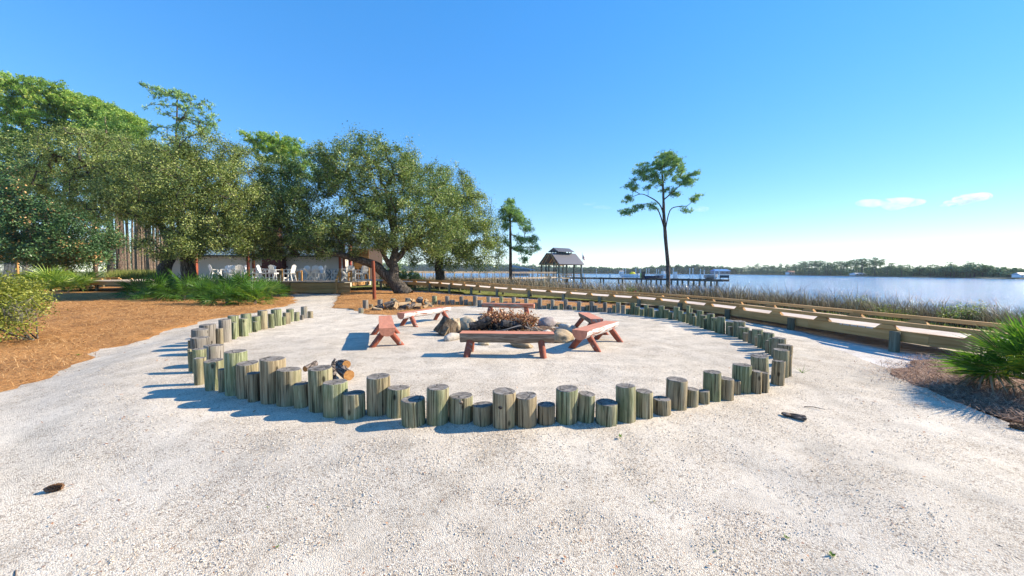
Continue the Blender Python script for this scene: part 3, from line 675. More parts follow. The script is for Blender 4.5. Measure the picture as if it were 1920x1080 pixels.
# --- left oaks
Yc = 21.5
t = [((*D(356, 540, Yc)[:2], 0), -1), (px3(354, 515, Yc), 0), (px3(350, 490, Yc), 1), (px3(345, 465, Yc), 2), (px3(340, 430, Yc), 3), (px3(335, 380, Yc), 4), (px3(370, 450, Yc), 3), (px3(410, 420, Yc), 6), (px3(320, 440, Yc), 3), (px3(285, 410, Yc), 8)]
bl = blob_px([(340, 360, 85, 85, 21.5, 3.2), (420, 385, 75, 80, 21.5, 2.9), (305, 392, 60, 36, 20.5, 2.4), (400, 445, 60, 32, 20.5, 2.1), (330, 460, 62, 24, 20.0, 1.9), (455, 330, 50, 52, 23.0, 2.1), (400, 285, 50, 34, 22.0, 1.9), (470, 400, 60, 50, 22.0, 2.4), (252, 372, 45, 40, 21.5, 2.1), (412, 462, 58, 15, 21.0, 1.8), (330, 482, 26, 16, 20.5, 1.2)])
tree('live_oak', 'grey-green live oak with an upright trunk behind the dark palmettos', 'tree', t[0][0], t, [.40, .35, .31, .27, .2, .1, .17, .1, .17, .1], bl, 1450, 150000, .046, .48, L_OAK, OAKBARK, .36, 'live oaks', .5, step=.8, rt=.011)
Yd = 24
t = [((*D(304, 540, Yd)[:2], 0), -1), (px3(306, 514, Yd), 0), (px3(312, 495, Yd), 1), (px3(322, 475, Yd), 2), (px3(310, 440, Yd), 3), (px3(280, 380, Yd), 4), (px3(240, 330, Yd), 5), (px3(335, 455, Yd), 3), (px3(365, 420, Yd), 7)]
bl = blob_px([(230, 310, 75, 55, 25.0, 2.9), (170, 290, 60, 44, 26.0, 2.7), (280, 345, 70, 60, 24.0, 2.7), (200, 370, 60, 44, 25.0, 2.4), (130, 330, 60, 44, 27.0, 2.4), (320, 300, 60, 36, 25.0, 2.1)])
tree('live_oak', 'live oak with a short leaning trunk just left of the upright oak', 'tree', t[0][0], t, [.42, .38, .33, .27, .2, .14, .09, .16, .09], bl, 950, 95000, .05, .48, L_OAK, OAKBARK, .4, 'live oaks', .5, step=.9, rt=.011)
# --- magnolia
Ym = 32
t = [((*D(85, 550, Ym)[:2], 0), -1), (px3(86, 500, Ym), 0), (px3(86, 440, Ym), 1), (px3(84, 380, Ym), 2), (px3(85, 330, Ym), 3)]
bl = blob_px([(90, 435, 108, 60, 32, 3.6), (40, 400, 70, 65, 33, 3), (150, 440, 54, 50, 31.5, 2.6), (90, 360, 70, 48, 33, 3), (-10, 440, 60, 50, 33, 3), (100, 478, 92, 20, 31, 2.6)])
tree('magnolia', 'dark glossy magnolia with brown leaf undersides behind the light palmettos', 'tree', t[0][0], t, [.3, .28, .24, .18, .1], bl, 760, 76000, .09, .5, L_MAG, OAKBARK, .55, None, .55, step=.8, rt=.010)
# --- shadowy broadleaf behind everything on the left
Yk = 40
t = [((*D(20, 540, Yk)[:2], 0), -1), (px3(20, 480, Yk), 0), (px3(22, 400, Yk), 1), (px3(24, 340, Yk), 2)]
bl = blob_px([(20, 340, 70, 50, 40, 3.5), (60, 300, 70, 44, 41, 3.5), (-40, 380, 70, 80, 40, 3.5), (30, 420, 80, 60, 40, 3)])
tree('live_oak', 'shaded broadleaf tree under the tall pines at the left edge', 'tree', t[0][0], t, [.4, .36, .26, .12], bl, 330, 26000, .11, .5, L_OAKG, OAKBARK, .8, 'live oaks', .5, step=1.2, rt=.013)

# --- tall pines behind
def pine(px, topy, Y, blobs, label, mat=L_PINE, ncl=230, nt=4600, lean=0, r=.24, group='tall pines behind the oaks', nl=.30, bark=PINEBARK, ground=0.0, sag=0.06, nk=7, lw=.075, crad=.5):
    b = D(px - lean, 530, Y); top = D(px, topy, Y); H = top.z - ground
    t = []; k = 7
    for i in range(k + 1):
        s = i / k; t.append(((b.x + (top.x - b.x) * s + .15 * math.sin(s * 5 + px), Y, ground - .2 + (H + .2) * s * .97), i - 1))
    return tree('pine_tree', label, 'tree', t[0][0], t, [r * (1 - .8 * (i / k) ** 1.2) for i in range(k + 1)], blob_px(blobs), ncl, nt, nl, lw / nl * .4, mat, bark, crad, group, .4, 'needle', step=1.0, rt=.014, flat=.55, nk=nk, sides=8, sag=sag)
pine(45, 150, 46, [(40, 195, 55, 40, 46, 2.6), (75, 175, 48, 26, 46, 2.4), (20, 245, 60, 36, 46, 2.6), (80, 235, 40, 30, 46, 2.4), (10, 170, 40, 30, 47, 2.2), (60, 290, 50, 20, 46, 2)], 'tallest bright green pine at the left edge', ncl=420, nt=9000)
pine(122, 170, 48, [(125, 192, 32, 20, 48, 2.2), (150, 205, 34, 18, 48, 2.2), (110, 225, 26, 16, 48, 2), (165, 235, 30, 14, 48, 2), (130, 255, 36, 12, 48, 2)], 'bright green pine second from the left edge', ncl=240, nt=5200)
pine(178, 190, 47, [(170, 200, 34, 16, 47, 2.2), (200, 215, 36, 18, 47, 2.2), (185, 240, 34, 14, 47, 2), (215, 250, 26, 14, 47, 2)], 'bright green flat topped pine above the left oak', ncl=230, nt=5000)
pine(225, 205, 47, [(215, 222, 28, 16, 47, 2), (240, 228, 28, 14, 47, 2), (250, 245, 22, 10, 47, 1.6), (225, 260, 36, 14, 47, 2)], 'bright green pine just left of the sparse dark pine', ncl=190, nt=4200)
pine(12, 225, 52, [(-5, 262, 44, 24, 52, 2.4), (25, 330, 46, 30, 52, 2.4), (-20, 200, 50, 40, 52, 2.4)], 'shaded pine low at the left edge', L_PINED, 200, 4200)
pine(330, 158, 44, [(285, 168, 22, 9, 44, 1.4), (325, 185, 36, 14, 44, 2), (365, 195, 30, 12, 44, 2), (390, 222, 20, 12, 44, 1.6), (300, 205, 20, 12, 44, 1.4), (340, 215, 28, 12, 44, 1.8), (370, 240, 32, 10, 44, 1.6), (320, 250, 44, 12, 44, 1.8), (385, 250, 16, 10, 44, 1.4)], 'sparse dark pine with bare crooked limbs and thin tufts above the oaks', L_PINED, 190, 1500, lean=8, nk=6, crad=.36)
pine(525, 258, 46, [(490, 262, 32, 12, 46, 1.8), (530, 272, 34, 14, 46, 2), (550, 295, 30, 16, 46, 2), (500, 290, 26, 14, 46, 1.8), (570, 320, 24, 16, 46, 1.8)], 'bright pine showing over the middle of the oak canopy', ncl=170, nt=4000)
# pine wood behind: trunks one can tell apart
k = 0
pw_ = [(209, 42, .30), (222, 50, .2), (230, 60, .22), (236, 64, .2), (243, 62, .22), (251, 66, .2), (257, 58, .22), (262, 64, .24), (268, 62, .2), (273, 66, .22), (279, 58, .22), (284, 60, .24), (290, 66, .2), (297, 58, .24), (305, 64, .22), (312, 60, .22), (330, 62, .22), (383, 60, .24)]
crown_proto = None
for i, (px, Y, r) in enumerate(pw_):
    b = D(px, 525, Y); H = 19 + 3 * math.sin(i * 2.1)
    words = 'stout pale pine trunk standing in front of the pine wood' if i == 0 else ('slim pine trunk, %s to the right of the stout pale one in the pine wood' % ['', 'first', 'second', 'third', 'fourth', 'fifth', 'sixth', 'seventh', 'eighth', 'ninth', 'tenth', 'eleventh', 'twelfth', 'thirteenth', 'fourteenth', 'fifteenth', 'sixteenth', 'seventeenth'][i])
    root = empty('pine_tree', (b.x, Y, 0), 0, words, 'tree', 'trunks of the pine wood')
    mb = MB(); pts = [(0.3 * math.sin(i + s * 3) * s, 0, -.2 + s * H) for s in (0, .15, .3, .5, .75, 1)]
    mb.tube(pts, [r * 1.25, r, r * .92, r * .8, r * .55, r * .15], 8, 0, True, .12)
    mb.build('trunk', PALEBARK, root, True)
    if crown_proto is None:
        cl = clumps_in([(np.array((0, 0, 17.)), np.array((2.6, 2.6, 2.2))), (np.array((.6, 0, 14.)), np.array((2.2, 2.2, 1.5)))], 120, .3)
        C = np.repeat(cl, 12, 0) + RNG.normal(0, .3, (1440, 3)) * np.array([1, 1, .5])
        v, f = needle_quads(C, .34, .035, 4); crown_proto = mesh_np('crown', v, f, L_PINE, RNG.random(len(f)))
    c = link('crown', crown_proto, root); c.rotation_euler.z = i * 1.3; c.location.z = H - 19
# understory behind the wood (closes the view)
cl = clumps_in([(np.array((x, 92 + 6 * math.sin(x), 5.)), np.array((9, 5, 5.5))) for x in range(-135, -34, 9)], 1500, .3)
C = np.repeat(cl, 26, 0) + RNG.normal(0, .8, (len(cl) * 26, 3))
v, f = leaf_quads(C, .24, .5)
tag(link('woodland_foliage', mesh_np('woodland_foliage', v, f, L_OAK, np.clip(RNG.random(len(C)) * .9, 0, 1))), 'distant woodland mass behind the pine trunks', 'woodland', kind='stuff')

# --- lone pine in the marsh
Yl = 37; gb = gzf(D(1253, 530, Yl).x, Yl)
t = [((D(1253, 530, Yl).x, Yl, gb - .3), -1), (px3(1252.5, 505, Yl), 0), (px3(1250, 470, Yl), 1), (px3(1247, 435, Yl), 2), (px3(1245, 405, Yl), 3), (px3(1244, 375, Yl), 4), (px3(1243, 345, Yl), 5), (px3(1241, 315, Yl), 6), (px3(1244, 292, Yl), 7),
     (px3(1236, 398, Yl), 3), (px3(1222, 384, Yl), 9), (px3(1208, 383, Yl), 10), (px3(1193, 391, Yl), 11),
     (px3(1236, 382, Yl), 4), (px3(1215, 368, Yl), 13), (px3(1200, 364, Yl), 14), (px3(1180, 372, Yl), 15),
     (px3(1256, 395, Yl), 3), (px3(1273, 387, Yl), 17), (px3(1288, 386, Yl), 18), (px3(1300, 375, Yl), 19),
     (px3(1258, 363, Yl), 5), (px3(1275, 348, Yl), 21), (px3(1290, 338, Yl), 22)]
tr = [.22, .19, .175, .165, .15, .115, .09, .06, .03, .055, .045, .035, .02, .06, .045, .035, .02, .05, .04, .03, .02, .055, .04, .025]
bl = blob_px([(1246, 298, 22, 10, 37, 1.4), (1262, 306, 16, 10, 37, 1.2), (1232, 312, 14, 8, 37, 1.2), (1204, 318, 17, 10, 37, 1.3), (1214, 330, 16, 7, 37, 1.1), (1188, 345, 10, 9, 37, .9), (1182, 352, 10, 6, 37, .9), (1176, 375, 10, 5, 37, .8), (1176, 397, 14, 6, 37, .9), (1196, 388, 10, 4, 37, .7), (1225, 388, 10, 6, 37, .7),
              (1270, 322, 15, 9, 37, 1.1), (1276, 338, 16, 7, 37, 1.1), (1298, 333, 15, 8, 37, 1.1), (1288, 345, 12, 5, 37, .9), (1254, 358, 13, 6, 37, .8), (1266, 365, 9, 5, 37, .7), (1308, 372, 11, 5, 37, .8), (1302, 378, 10, 4, 37, .7), (1288, 395, 12, 5, 37, .7), (1228, 345, 14, 7, 37, 1), (1240, 330, 14, 8, 37, 1), (1218, 352, 8, 5, 37, .7)])
tree('pine_tree', 'tall lone pine with a long bare trunk standing in the marsh by the pier', 'tree', t[0][0], t, tr, bl, 350, 4000, .23, .075, L_PINED, PINEBARK, .32, None, .3, 'needle', step=.7, rt=.010, flat=.6, nk=8, sides=9)
Ys = 35; gb = gzf(D(957, 530, Ys).x, Ys)
t = [((D(957, 530, Ys).x, Ys, gb - .2), -1)] + [(px3(957.5 - .2 * i, y, Ys), i) for i, y in enumerate((515, 490, 465, 440, 415, 392, 376))]
bl = blob_px([(955, 382, 9, 7, 35, .8), (950, 397, 13, 8, 35, 1), (966, 402, 11, 8, 35, 1), (975, 412, 13, 8, 35, 1), (940, 408, 10, 8, 35, .9), (985, 422, 10, 7, 35, .9), (948, 425, 9, 5, 35, .8), (990, 430, 8, 4, 35, .7), (982, 452, 13, 6, 35, .9), (1000, 450, 8, 6, 35, .7), (972, 444, 10, 4, 35, .7), (1003, 466, 8, 5, 35, .7), (975, 468, 12, 4, 35, .8), (992, 475, 7, 4, 35, .6), (984, 488, 8, 4, 35, .6), (945, 455, 9, 5, 35, .7)])
tree('pine_tree', 'small slender pine with drooping tufts right of the waterside oak', 'tree', t[0][0], t, [.18, .16, .145, .13, .11, .09, .06, .03], bl, 250, 2700, .22, .085, L_PINED, PINEBARK, .38, None, .3, 'needle', step=.6, rt=.009, flat=.7, nk=7, sides=8)

# ------------------------------------------------------------------ shrubs
def shrub(name, label, cat, base, blobs, nl, size, mat, nst=14, group=None, stem=OAKBARK, aspect=.5):
    root = empty(name, base, 0, label, cat, group); b = np.array(base)
    cl = clumps_in(blobs, max(30, nl // 60), .5)
    fl = cl[RNG.choice(len(cl), min(nst, len(cl)), replace=False)]
    mb = MB()
    for p in fl:
        q = p - b; m = q * .5 + RNG.normal(0, .08, 3); mb.tube([(q[0] * .12, q[1] * .12, -.05), m, q], [.016, .012, .006], 5)
    mb.build('stems', stem, root)
    k = max(1, nl // len(cl)); C = np.repeat(cl, k, 0) + RNG.normal(0, .11, (len(cl) * k, 3)); C[:, 2] = np.maximum(C[:, 2], b[2] + .03)
    v, f = leaf_quads(C - b, size, aspect); link('foliage', mesh_np('foliage', v, f, mat, np.clip(RNG.random(len(C)) * .8 + np.repeat(RNG.uniform(0, .25, len(cl)), k), 0, 1)), root)
    return root
b = G(15, 640)
shrub('azalea_shrub', 'yellow-green shrub with bare grey twigs at the left edge of the straw bed', 'shrub', (b.x, b.y + .5, 0), blob_px([(0, 545, 44, 22, b.y + .8, .7), (36, 572, 24, 16, b.y + .6, .45), (58, 568, 14, 16, b.y + .5, .3), (8, 600, 40, 14, b.y + .3, .45), (20, 624, 22, 9, b.y, .3), (-50, 580, 50, 45, b.y + .8, .8)]), 16000, .028, L_SHRUB, 9)
mb = MB()
for i in range(150):
    a = np.array(D(random.gauss(20, 28), random.gauss(588, 13), b.y + .1 + random.random() * .5)); d = RNG.normal(0, 1, 3); d[1] *= .5; d /= np.linalg.norm(d)
    mb.tube([a - d * .12, a + RNG.normal(0, .02, 3), a + d * .13], [.004, .0035, .002], 4, 0, False)
sh = [o for o in bpy.data.objects if o.name.startswith('azalea_shrub')][0]
tw = mb.build('bare_twigs', GREYSTICK, sh); tw.location = -sh.location; tw['kind'] = 'stuff'
c = D(760, 518, 36)
shrub('dark_bush', 'dense dark green bush beyond the boardwalk right of the oak trunk', 'bush', (c.x, 36, 0), blob_px([(755, 522, 34, 14, 36, 1.6), (775, 524, 20, 12, 35.5, 1.2), (735, 520, 24, 10, 36.5, 1.2)]), 11000, .06, L_BUSH)
c = D(1612, 575, 15); zb = gzf(c.x, 15)
shrub('marsh_shrub', 'yellow-green shrub at the marsh edge beyond the boardwalk', 'shrub', (c.x, 15, zb), blob_px([(1614, 568, 16, 9, 15, .4), (1602, 578, 14, 7, 15, .35), (1625, 576, 12, 6, 15, .3)]), 1500, .03, L_SHRUB)
c = D(1672, 590, 12.5); zb = gzf(c.x, 12.5)
shrub('marsh_shrub', 'low green shrub in the marsh edge above the right boardwalk', 'shrub', (c.x, 12.5, zb), blob_px([(1672, 588, 22, 8, 12.5, .35), (1700, 592, 16, 6, 12.5, .3)]), 1200, .025, L_GRASS)
c = D(1800, 590, 11); zb = gzf(c.x, 11)
shrub('marsh_shrub', 'grey-green shrub in the marsh left of the big palmetto', 'shrub', (c.x, 11, zb), blob_px([(1800, 590, 22, 10, 11, .35), (1825, 585, 14, 9, 11, .3)]), 1200, .028, L_OAK)
c = D(1190, 549, 23); zb = gzf(c.x, 23)
s = shrub('flowering_shrub', 'small green shrub with pink blooms beyond the boardwalk', 'shrub', (c.x, 23, zb), blob_px([(1190, 550, 9, 5, 23, .3), (1182, 546, 5, 5, 23, .2)]), 700, .035, L_GRASS)
C = np.array([D(random.uniform(1187, 1194), random.uniform(546, 551), 22.75) for _ in range(26)]) - np.array(s.location)
v, f = leaf_quads(C, .04, .8); link('blooms', mesh_np('blooms', v, f, m_plain('pink_petals', (.55, .05, .16), .6)), s)
c = D(1070, 522, 44)
cl = D(1046, 521, 60); zb = gzf(cl.x, 60)
shrub('marsh_shrub', 'twiggy grey shrub in front of the pier pavilion', 'shrub', (cl.x, 60, zb), blob_px([(1040, 522, 18, 10, 60, 1.2), (1028, 528, 14, 8, 60, 1)]), 1500, .06, L_MARSH, 30)

# ------------------------------------------------------------------ marsh grass
N = 95000
pxs = RNG.uniform(560, 2150, N); inv = RNG.uniform(1 / 75, 1 / 9.5, N); ys = 1 / inv
xs = (pxs - 960) / F * ys
th = np.arctan2(ys - RC[1], xs - RC[0]); bb = beyond(xs, ys); L = np.interp(th, _la, _ls)
patch = np.array([noise.noise(Vector((a * .35, b_ * .35, 1.7))) for a, b_ in zip(xs, ys)])
lo = 5.2 + 1.2 * patch
dens = np.clip((bb - lo) / 1.2, 0, 1) * np.clip((L * 1.02 - bb) / 3 + .05, 0.0, 1)
m = (RNG.random(N) < dens) & (lakeside(xs, ys) > .3) & (bb < L * 1.12)
# clumping
xs, ys, patch, bb, L = xs[m], ys[m], patch[m], bb[m], L[m]; N = len(xs)
cx, cy = np.round(xs / .45) * .45, np.round(ys / .45) * .45
xs = xs * .85 + cx * .15 + RNG.normal(0, .1, N); ys = ys * .85 + cy * .15 + RNG.normal(0, .1, N)
k = 3; xs, ys, patch = np.repeat(xs, k) + RNG.normal(0, .14, N * k), np.repeat(ys, k) + RNG.normal(0, .14, N * k), np.repeat(patch, k); N *= k
H = (0.80 + .25 * patch + RNG.uniform(-.25, .25, N) + (RNG.random(N) < .08) * .25) * np.clip(ys / 30 + .6, .9, 1.3)
z0 = np.maximum(gz(xs, ys), WATER - .4) - .05
lean = RNG.normal(0, .3, (N, 2)) + np.array([-.08, .0]); w = (.0025 + .00045 * ys)
a = RNG.uniform(0, np.pi, N); pxv, pyv = np.cos(a) * w, np.sin(a) * w
base = np.stack([xs, ys, z0], 1); wv = np.stack([pxv, pyv, np.zeros(N)], 1)
mid = base + np.stack([lean[:, 0] * H * .4, lean[:, 1] * H * .4, H * .6], 1); tip = base + np.stack([lean[:, 0] * H * 1.2, lean[:, 1] * H * 1.2, H], 1)
v = np.stack([base - wv, base + wv, mid + wv * .8, mid - wv * .8, tip + wv * .1, tip - wv * .1], 1).reshape(-1, 3)
f = (np.array([(0, 1, 2, 3), (3, 2, 4, 5)])[None] + 6 * np.arange(N)[:, None, None]).reshape(-1, 4)
rnd = np.clip(RNG.random(N) * .75 + patch * .35 + .05, 0, 1)
tag(link('marsh_grass', mesh_np('marsh_grass', v, f, L_MARSH, np.repeat(rnd, 2))), 'grey-brown marsh grass along the water edge', 'grass', kind='stuff')
# short lawn behind the boardwalk
N = 30000
pxs = RNG.uniform(560, 2100, N); ys = 1 / RNG.uniform(1 / 45, 1 / 8.5, N); xs = (pxs - 960) / F * ys; bb = beyond(xs, ys)
m = (bb > 2.2) & (bb < 7.5); xs, ys = xs[m], ys[m]; N = len(xs)
H = RNG.uniform(.04, .16, N); a = RNG.uniform(0, np.pi, N); w = .004 + .0008 * ys
base = np.stack([xs, ys, gz(xs, ys) - .01], 1); wv = np.stack([np.cos(a) * w, np.sin(a) * w, 0 * a], 1); tip = base + np.stack([RNG.normal(0, .05, N), RNG.normal(0, .05, N), H], 1)
v = np.stack([base - wv, base + wv, tip], 1).reshape(-1, 3)
tag(link('lawn_grass', mesh_np('lawn_grass', v, np.arange(3 * N).reshape(N, 3), L_GRASS, RNG.random(N))), 'short yellow-green grass between the boardwalk and the marsh', 'grass', kind='stuff')
# feathery grass bank in front of the pine wood
N = 9000
pxs = RNG.uniform(205, 330, N); ys = RNG.uniform(38, 46, N); xs = (pxs - 960) / F * ys; H = RNG.uniform(.6, 1.3, N)
base = np.stack([xs, ys, np.zeros(N)], 1); a = RNG.uniform(0, np.pi, N); wv = np.stack([np.cos(a), np.sin(a), 0 * a], 1) * .03
tip = base + np.stack([RNG.normal(0, .25, N), RNG.normal(0, .25, N), H + .5], 1)
v = np.stack([base - wv, base + wv, tip], 1).reshape(-1, 3)
tag(link('tall_grass', mesh_np('tall_grass', v, np.arange(3 * N).reshape(N, 3), L_GRASS, RNG.random(N))), 'feathery green grass in front of the pine trunks', 'grass', kind='stuff')

# ------------------------------------------------------------------ saw palmettos
def frond_mesh(mat, L=.55, nb=17, pet=.5, fold=.3, droop=.25, seed=0, bw=.022):
    """a fan of narrow blades on a stalk, growing along +X from the origin"""
    R = np.random.default_rng(seed); mb = MB()
    mb.tube([(0, 0, 0), (pet * .5, 0, .02), (pet, 0, 0)], [.008, .006, .005], 4, 0, False)
    V = list(mb.v); Fc = list(mb.f)
    fan = math.radians(112)
    for i in range(nb):
        a = -fan + 2 * fan * i / (nb - 1); l = L * (1 - .3 * (abs(a) / fan) ** 2) * R.uniform(.9, 1.08)
        d = Vector((math.cos(a), math.sin(a), 0)); s = Vector((-math.sin(a), math.cos(a), 0)); o = Vector((pet, 0, 0)); zb = fold * abs(math.sin(a)) * .35
        w = bw * (1 - .25 * abs(a) / fan)
        p0 = o + d * .02; p1 = o + d * l * .45 + Vector((0, 0, zb * l)); p2 = o + d * l + Vector((0, 0, zb * l * 1.3 - droop * l * R.uniform(.4, 1.3)))
        k = len(V)
        V += [p0 - s * .004, p0 + s * .004, p1 + s * w * .8 + Vector((0, 0, .006)), p2, p1 - s * w * .8 + Vector((0, 0, .006)), p1 - Vector((0, 0, .006))]
        Fc += [(k, k + 5, k + 3, k + 4), (k + 1, k + 2, k + 3, k + 5)]
    me = mesh_np('frond', np.array([tuple(v) for v in V]), np.array(Fc), mat, None)
    nf = len(Fc); base = len(mb.f); rn = np.zeros(nf); rn[base:] = np.repeat(R.uniform(0, 1, nb), 2); rn[:base] = .4
    me.attributes.new('rnd', 'FLOAT', 'FACE').data.foreach_set('value', rn.astype(np.float32)); return me
def tint(me, a, b, seed):
    R = np.random.default_rng(seed); at = me.attributes['rnd'].data; x = np.zeros(len(at), np.float32); at.foreach_get('value', x); at.foreach_set('value', (a + (b - a) * x).astype(np.float32)); return me
def palmetto(label, base, nfr, meshes, spread=(15, 85), scale=(.8, 1.15), group=None, dead=None, toward=None, tilt=0):
    root = empty('palmetto', base, 0, label, 'palmetto', group)
    mb = MB(); mb.tube([(0, 0, -.05), (.02, .01, .12), (.05, 0, .25)], [.07, .06, .03], 6); mb.build('stem', PALEBARK, root)
    for i in range(nfr):
        az = 2 * math.pi * (i * .618) + random.uniform(-.3, .3)
        if toward is not None and random.random() < .6: az = toward + random.gauss(0, .8)
        el = math.radians(spread[0] + (spread[1] - spread[0]) * (random.random() ** .9))
        me = meshes[i % len(meshes)]
        if dead and i >= nfr - dead[1]: me = dead[0]; el = math.radians(random.uniform(-12, 8))
        o = link('frond', me, root); R = Matrix.Rotation(az, 4, 'Z') @ Matrix.Rotation(-el, 4, 'Y') @ Matrix.Rotation(random.uniform(-.7, .7), 4, 'X')
        s = random.uniform(*scale); o.matrix_local = Matrix.Translation((0, 0, .12)) @ R @ Matrix.Scale(s, 4)
    return root
FR_D = [tint(frond_mesh(L_PALM, .55, 17, .45, .3, .22, s), .0, .6, s) for s in (1, 2, 3)] + [tint(frond_mesh(L_PALM, .5, 15, .4, .3, .15, 5), .2, .8, 5)]
FR_L = [tint(frond_mesh(L_PALMY, .55, 17, .45, .3, .3, s), .1, .95, s) for s in (11, 12, 13)]
FR_B = [tint(frond_mesh(L_PALM, .62, 24, .55, .25, .10, s, .017), .05, .86, s) for s in (21, 22, 23, 24, 25)] + [tint(frond_mesh(L_PALM, .6, 22, .5, .25, .12, 26, .017), .7, 1.0, 6)]
FR_X = tint(frond_mesh(L_PALMD, .5, 13, .5, .2, .9, 31), 0, 1, 2)
pal = [((258, 560), 'dark green palmetto at the left end of the clump before the deck', 20, FR_D, 1.35), ((300, 562), 'dark green palmetto second from the left in the clump before the deck', 20, FR_D, 1.45), ((345, 564), 'dark palmetto in front of the upright oak trunk', 20, FR_D, 1.5), ((392, 560), 'dark palmetto under the left deck chairs', 20, FR_D, 1.5),
       ((425, 572), 'front palmetto with low fronds spread onto the straw', 22, FR_D, 1.3), ((478, 572), 'palmetto with bright yellow-green front fronds', 22, FR_D[2:] + FR_L[:1], 1.25), ((455, 562), 'dark palmetto behind the bright fronded one', 20, FR_D, 1.5), ((508, 562), 'dark palmetto beside the wooden steps', 20, FR_D, 1.25), ((380, 571), 'small dark palmetto low on the straw between the front ones', 14, FR_D, 1.05), ((325, 556), 'dark palmetto at the back of the clump behind the front three', 18, FR_D, 1.5), ((430, 556), 'dark palmetto at the back of the clump by the deck edge', 18, FR_D, 1.5)]
for (p, lab, nf, ms, sc) in pal:
    g = G(*p); palmetto(lab, (g.x, g.y, .02), nf, ms, (-12, 82), (sc * .8, sc * 1.15), 'dark palmettos before the deck')
pal = [((70, 540), 'light green palmetto at the left end under the magnolia', 20, 1.7), ((95, 547), 'light green palmetto in the middle under the magnolia', 20, 1.75), ((128, 549), 'light palmetto with fronds over the straw edge', 20, 1.6), ((150, 546), 'light palmetto nearest the left boardwalk', 18, 1.35), ((120, 535), 'light palmetto at the back under the magnolia', 18, 1.7), ((170, 532), 'light palmetto behind the left boardwalk corner', 18, 1.6)]
for (p, lab, nf, sc) in pal:
    g = G(*p); palmetto(lab, (g.x, g.y, .02), nf, FR_L, (-8, 78), (sc * .85, sc * 1.2), 'light palmettos under the magnolia')
g = G(1948, 735)
palmetto('big green palmetto with dead drooping fronds at the right edge', (g.x, g.y, .02), 50, FR_B, (-6, 84), (.66, .92), None, (FR_X, 4), math.pi * .95)
# ================================================================== ring of log posts
# xl, xr, y of top front rim, y of base (photo pixels)
LEFT = [(576, 586, 584, 596.6), (562.5, 575.3, 575.3, 597.3), (561, 568, 591, 600), (550, 560, 585.3, 602.4), (535, 550, 580, 603.6), (528, 543, 586.6, 607.3), (527, 534, 594, 609.4), (507, 527.4, 580.6, 611.5), (500.8, 513, 588.7, 615), (480, 499.7, 582.8, 618),
        (471, 488, 593.4, 620), (470.5, 480.5, 603.4, 623), (449.7, 470, 589, 625.4), (446, 463, 597.7, 631.8), (424.5, 446, 592.4, 634), (431, 440.7, 605, 637), (406.4, 431, 600, 643.5), (401.8, 415.6, 616.4, 646.7), (370, 401.8, 610, 650), (354, 387, 619, 658), (352.8, 390, 635, 668), (347.5, 356, 639, 665), (376.6, 416.7, 650, 688), (355, 382, 656.2, 700), (347.5, 356, 655, 697)]
FRONT = [(357, 380.5, 673, 722), (378, 416.7, 678.6, 733.5), (402.8, 421, 693.5, 736), (416, 461.4, 662.6, 742), (435.8, 480.5, 684, 746.7), (458, 485, 702, 752.7), (482.3, 531.7, 676.5, 757.4), (513.6, 560.4, 696.7, 762.7), (546.3, 575, 722, 765.8), (573.3, 620.9, 695.4, 773.3),
         (604, 650.8, 722, 783.3), (641, 683.5, 742, 786), (681, 726.8, 711, 782.5), (720.8, 763.7, 732.5, 786.4), (753.6, 799, 755, 804), (797.7, 840.3, 732, 800.6), (841, 885.3, 748.6, 798), (884.8, 924, 765, 799.4), (923.6, 966.6, 739, 804.4), (966.6, 1008, 748, 802),
         (1009, 1042.5, 763.4, 798), (1044, 1086, 734.5, 796.6), (1086, 1119, 743, 793), (1119, 1163, 761, 798), (1158, 1196, 728.7, 793.6), (1196, 1228.4, 737.6, 785.8), (1228, 1263.8, 752.6, 780.4), (1252, 1293, 716, 770.4), (1287, 1315, 732.6, 764), (1313, 1337, 736, 759),
         (1323, 1358, 700.7, 753.3), (1352, 1382, 712.6, 750.4), (1379, 1395.6, 715.6, 739.3), (1378.6, 1416.4, 688, 737.8), (1412, 1433, 697.8, 737), (1430, 1448, 700.4, 734.8), (1415, 1450, 669, 729), (1451, 1477, 679, 721.5), (1454, 1484, 658, 707.4), (1480, 1491, 667, 705)]
BACK = [(1460, 1489.7, 648.5, 686), (1450, 1477.7, 635.6, 672), (1445, 1455, 635, 665.7), (1438.6, 1449, 639, 663), (1432, 1454.5, 625, 658), (1423.5, 1434, 628, 653.7), (1418, 1424, 632, 650), (1412, 1434, 619, 647.7), (1405.5, 1414, 620, 644), (1396, 1408, 625, 641), (1387, 1408.6, 615, 636.5), (1376, 1398.6, 603, 632),
        (1368, 1378, 613, 629.6), (1359, 1376, 604, 627), (1350.5, 1366, 595, 626), (1342.7, 1351, 603, 623.6), (1335, 1350, 596.5, 621), (1327, 1342, 589, 618.8), (1321, 1327.5, 598, 617), (1314, 1327, 591.5, 615), (1307, 1320.7, 583, 612.4), (1300, 1307.5, 593.5, 610.7), (1293.4, 1305.8, 587.5, 609),
        (1287.7, 1294.6, 573, 606.4), (1293, 1300, 578.5, 603.5), (1280, 1288, 588.7, 605), (1272, 1282.6, 583, 603), (1263, 1275, 576, 601), (1254, 1263, 585.4, 600), (1245.6, 1257, 581, 598), (1236, 1247.7, 574, 597), (1227.6, 1236, 583, 596), (1217, 1227.6, 577.7, 595), (1208.7, 1217, 571.7, 594), (1200, 1208.7, 579.8, 593), (1191, 1200.6, 575.5, 591.8), (1182, 1193, 568.6, 590.6)]
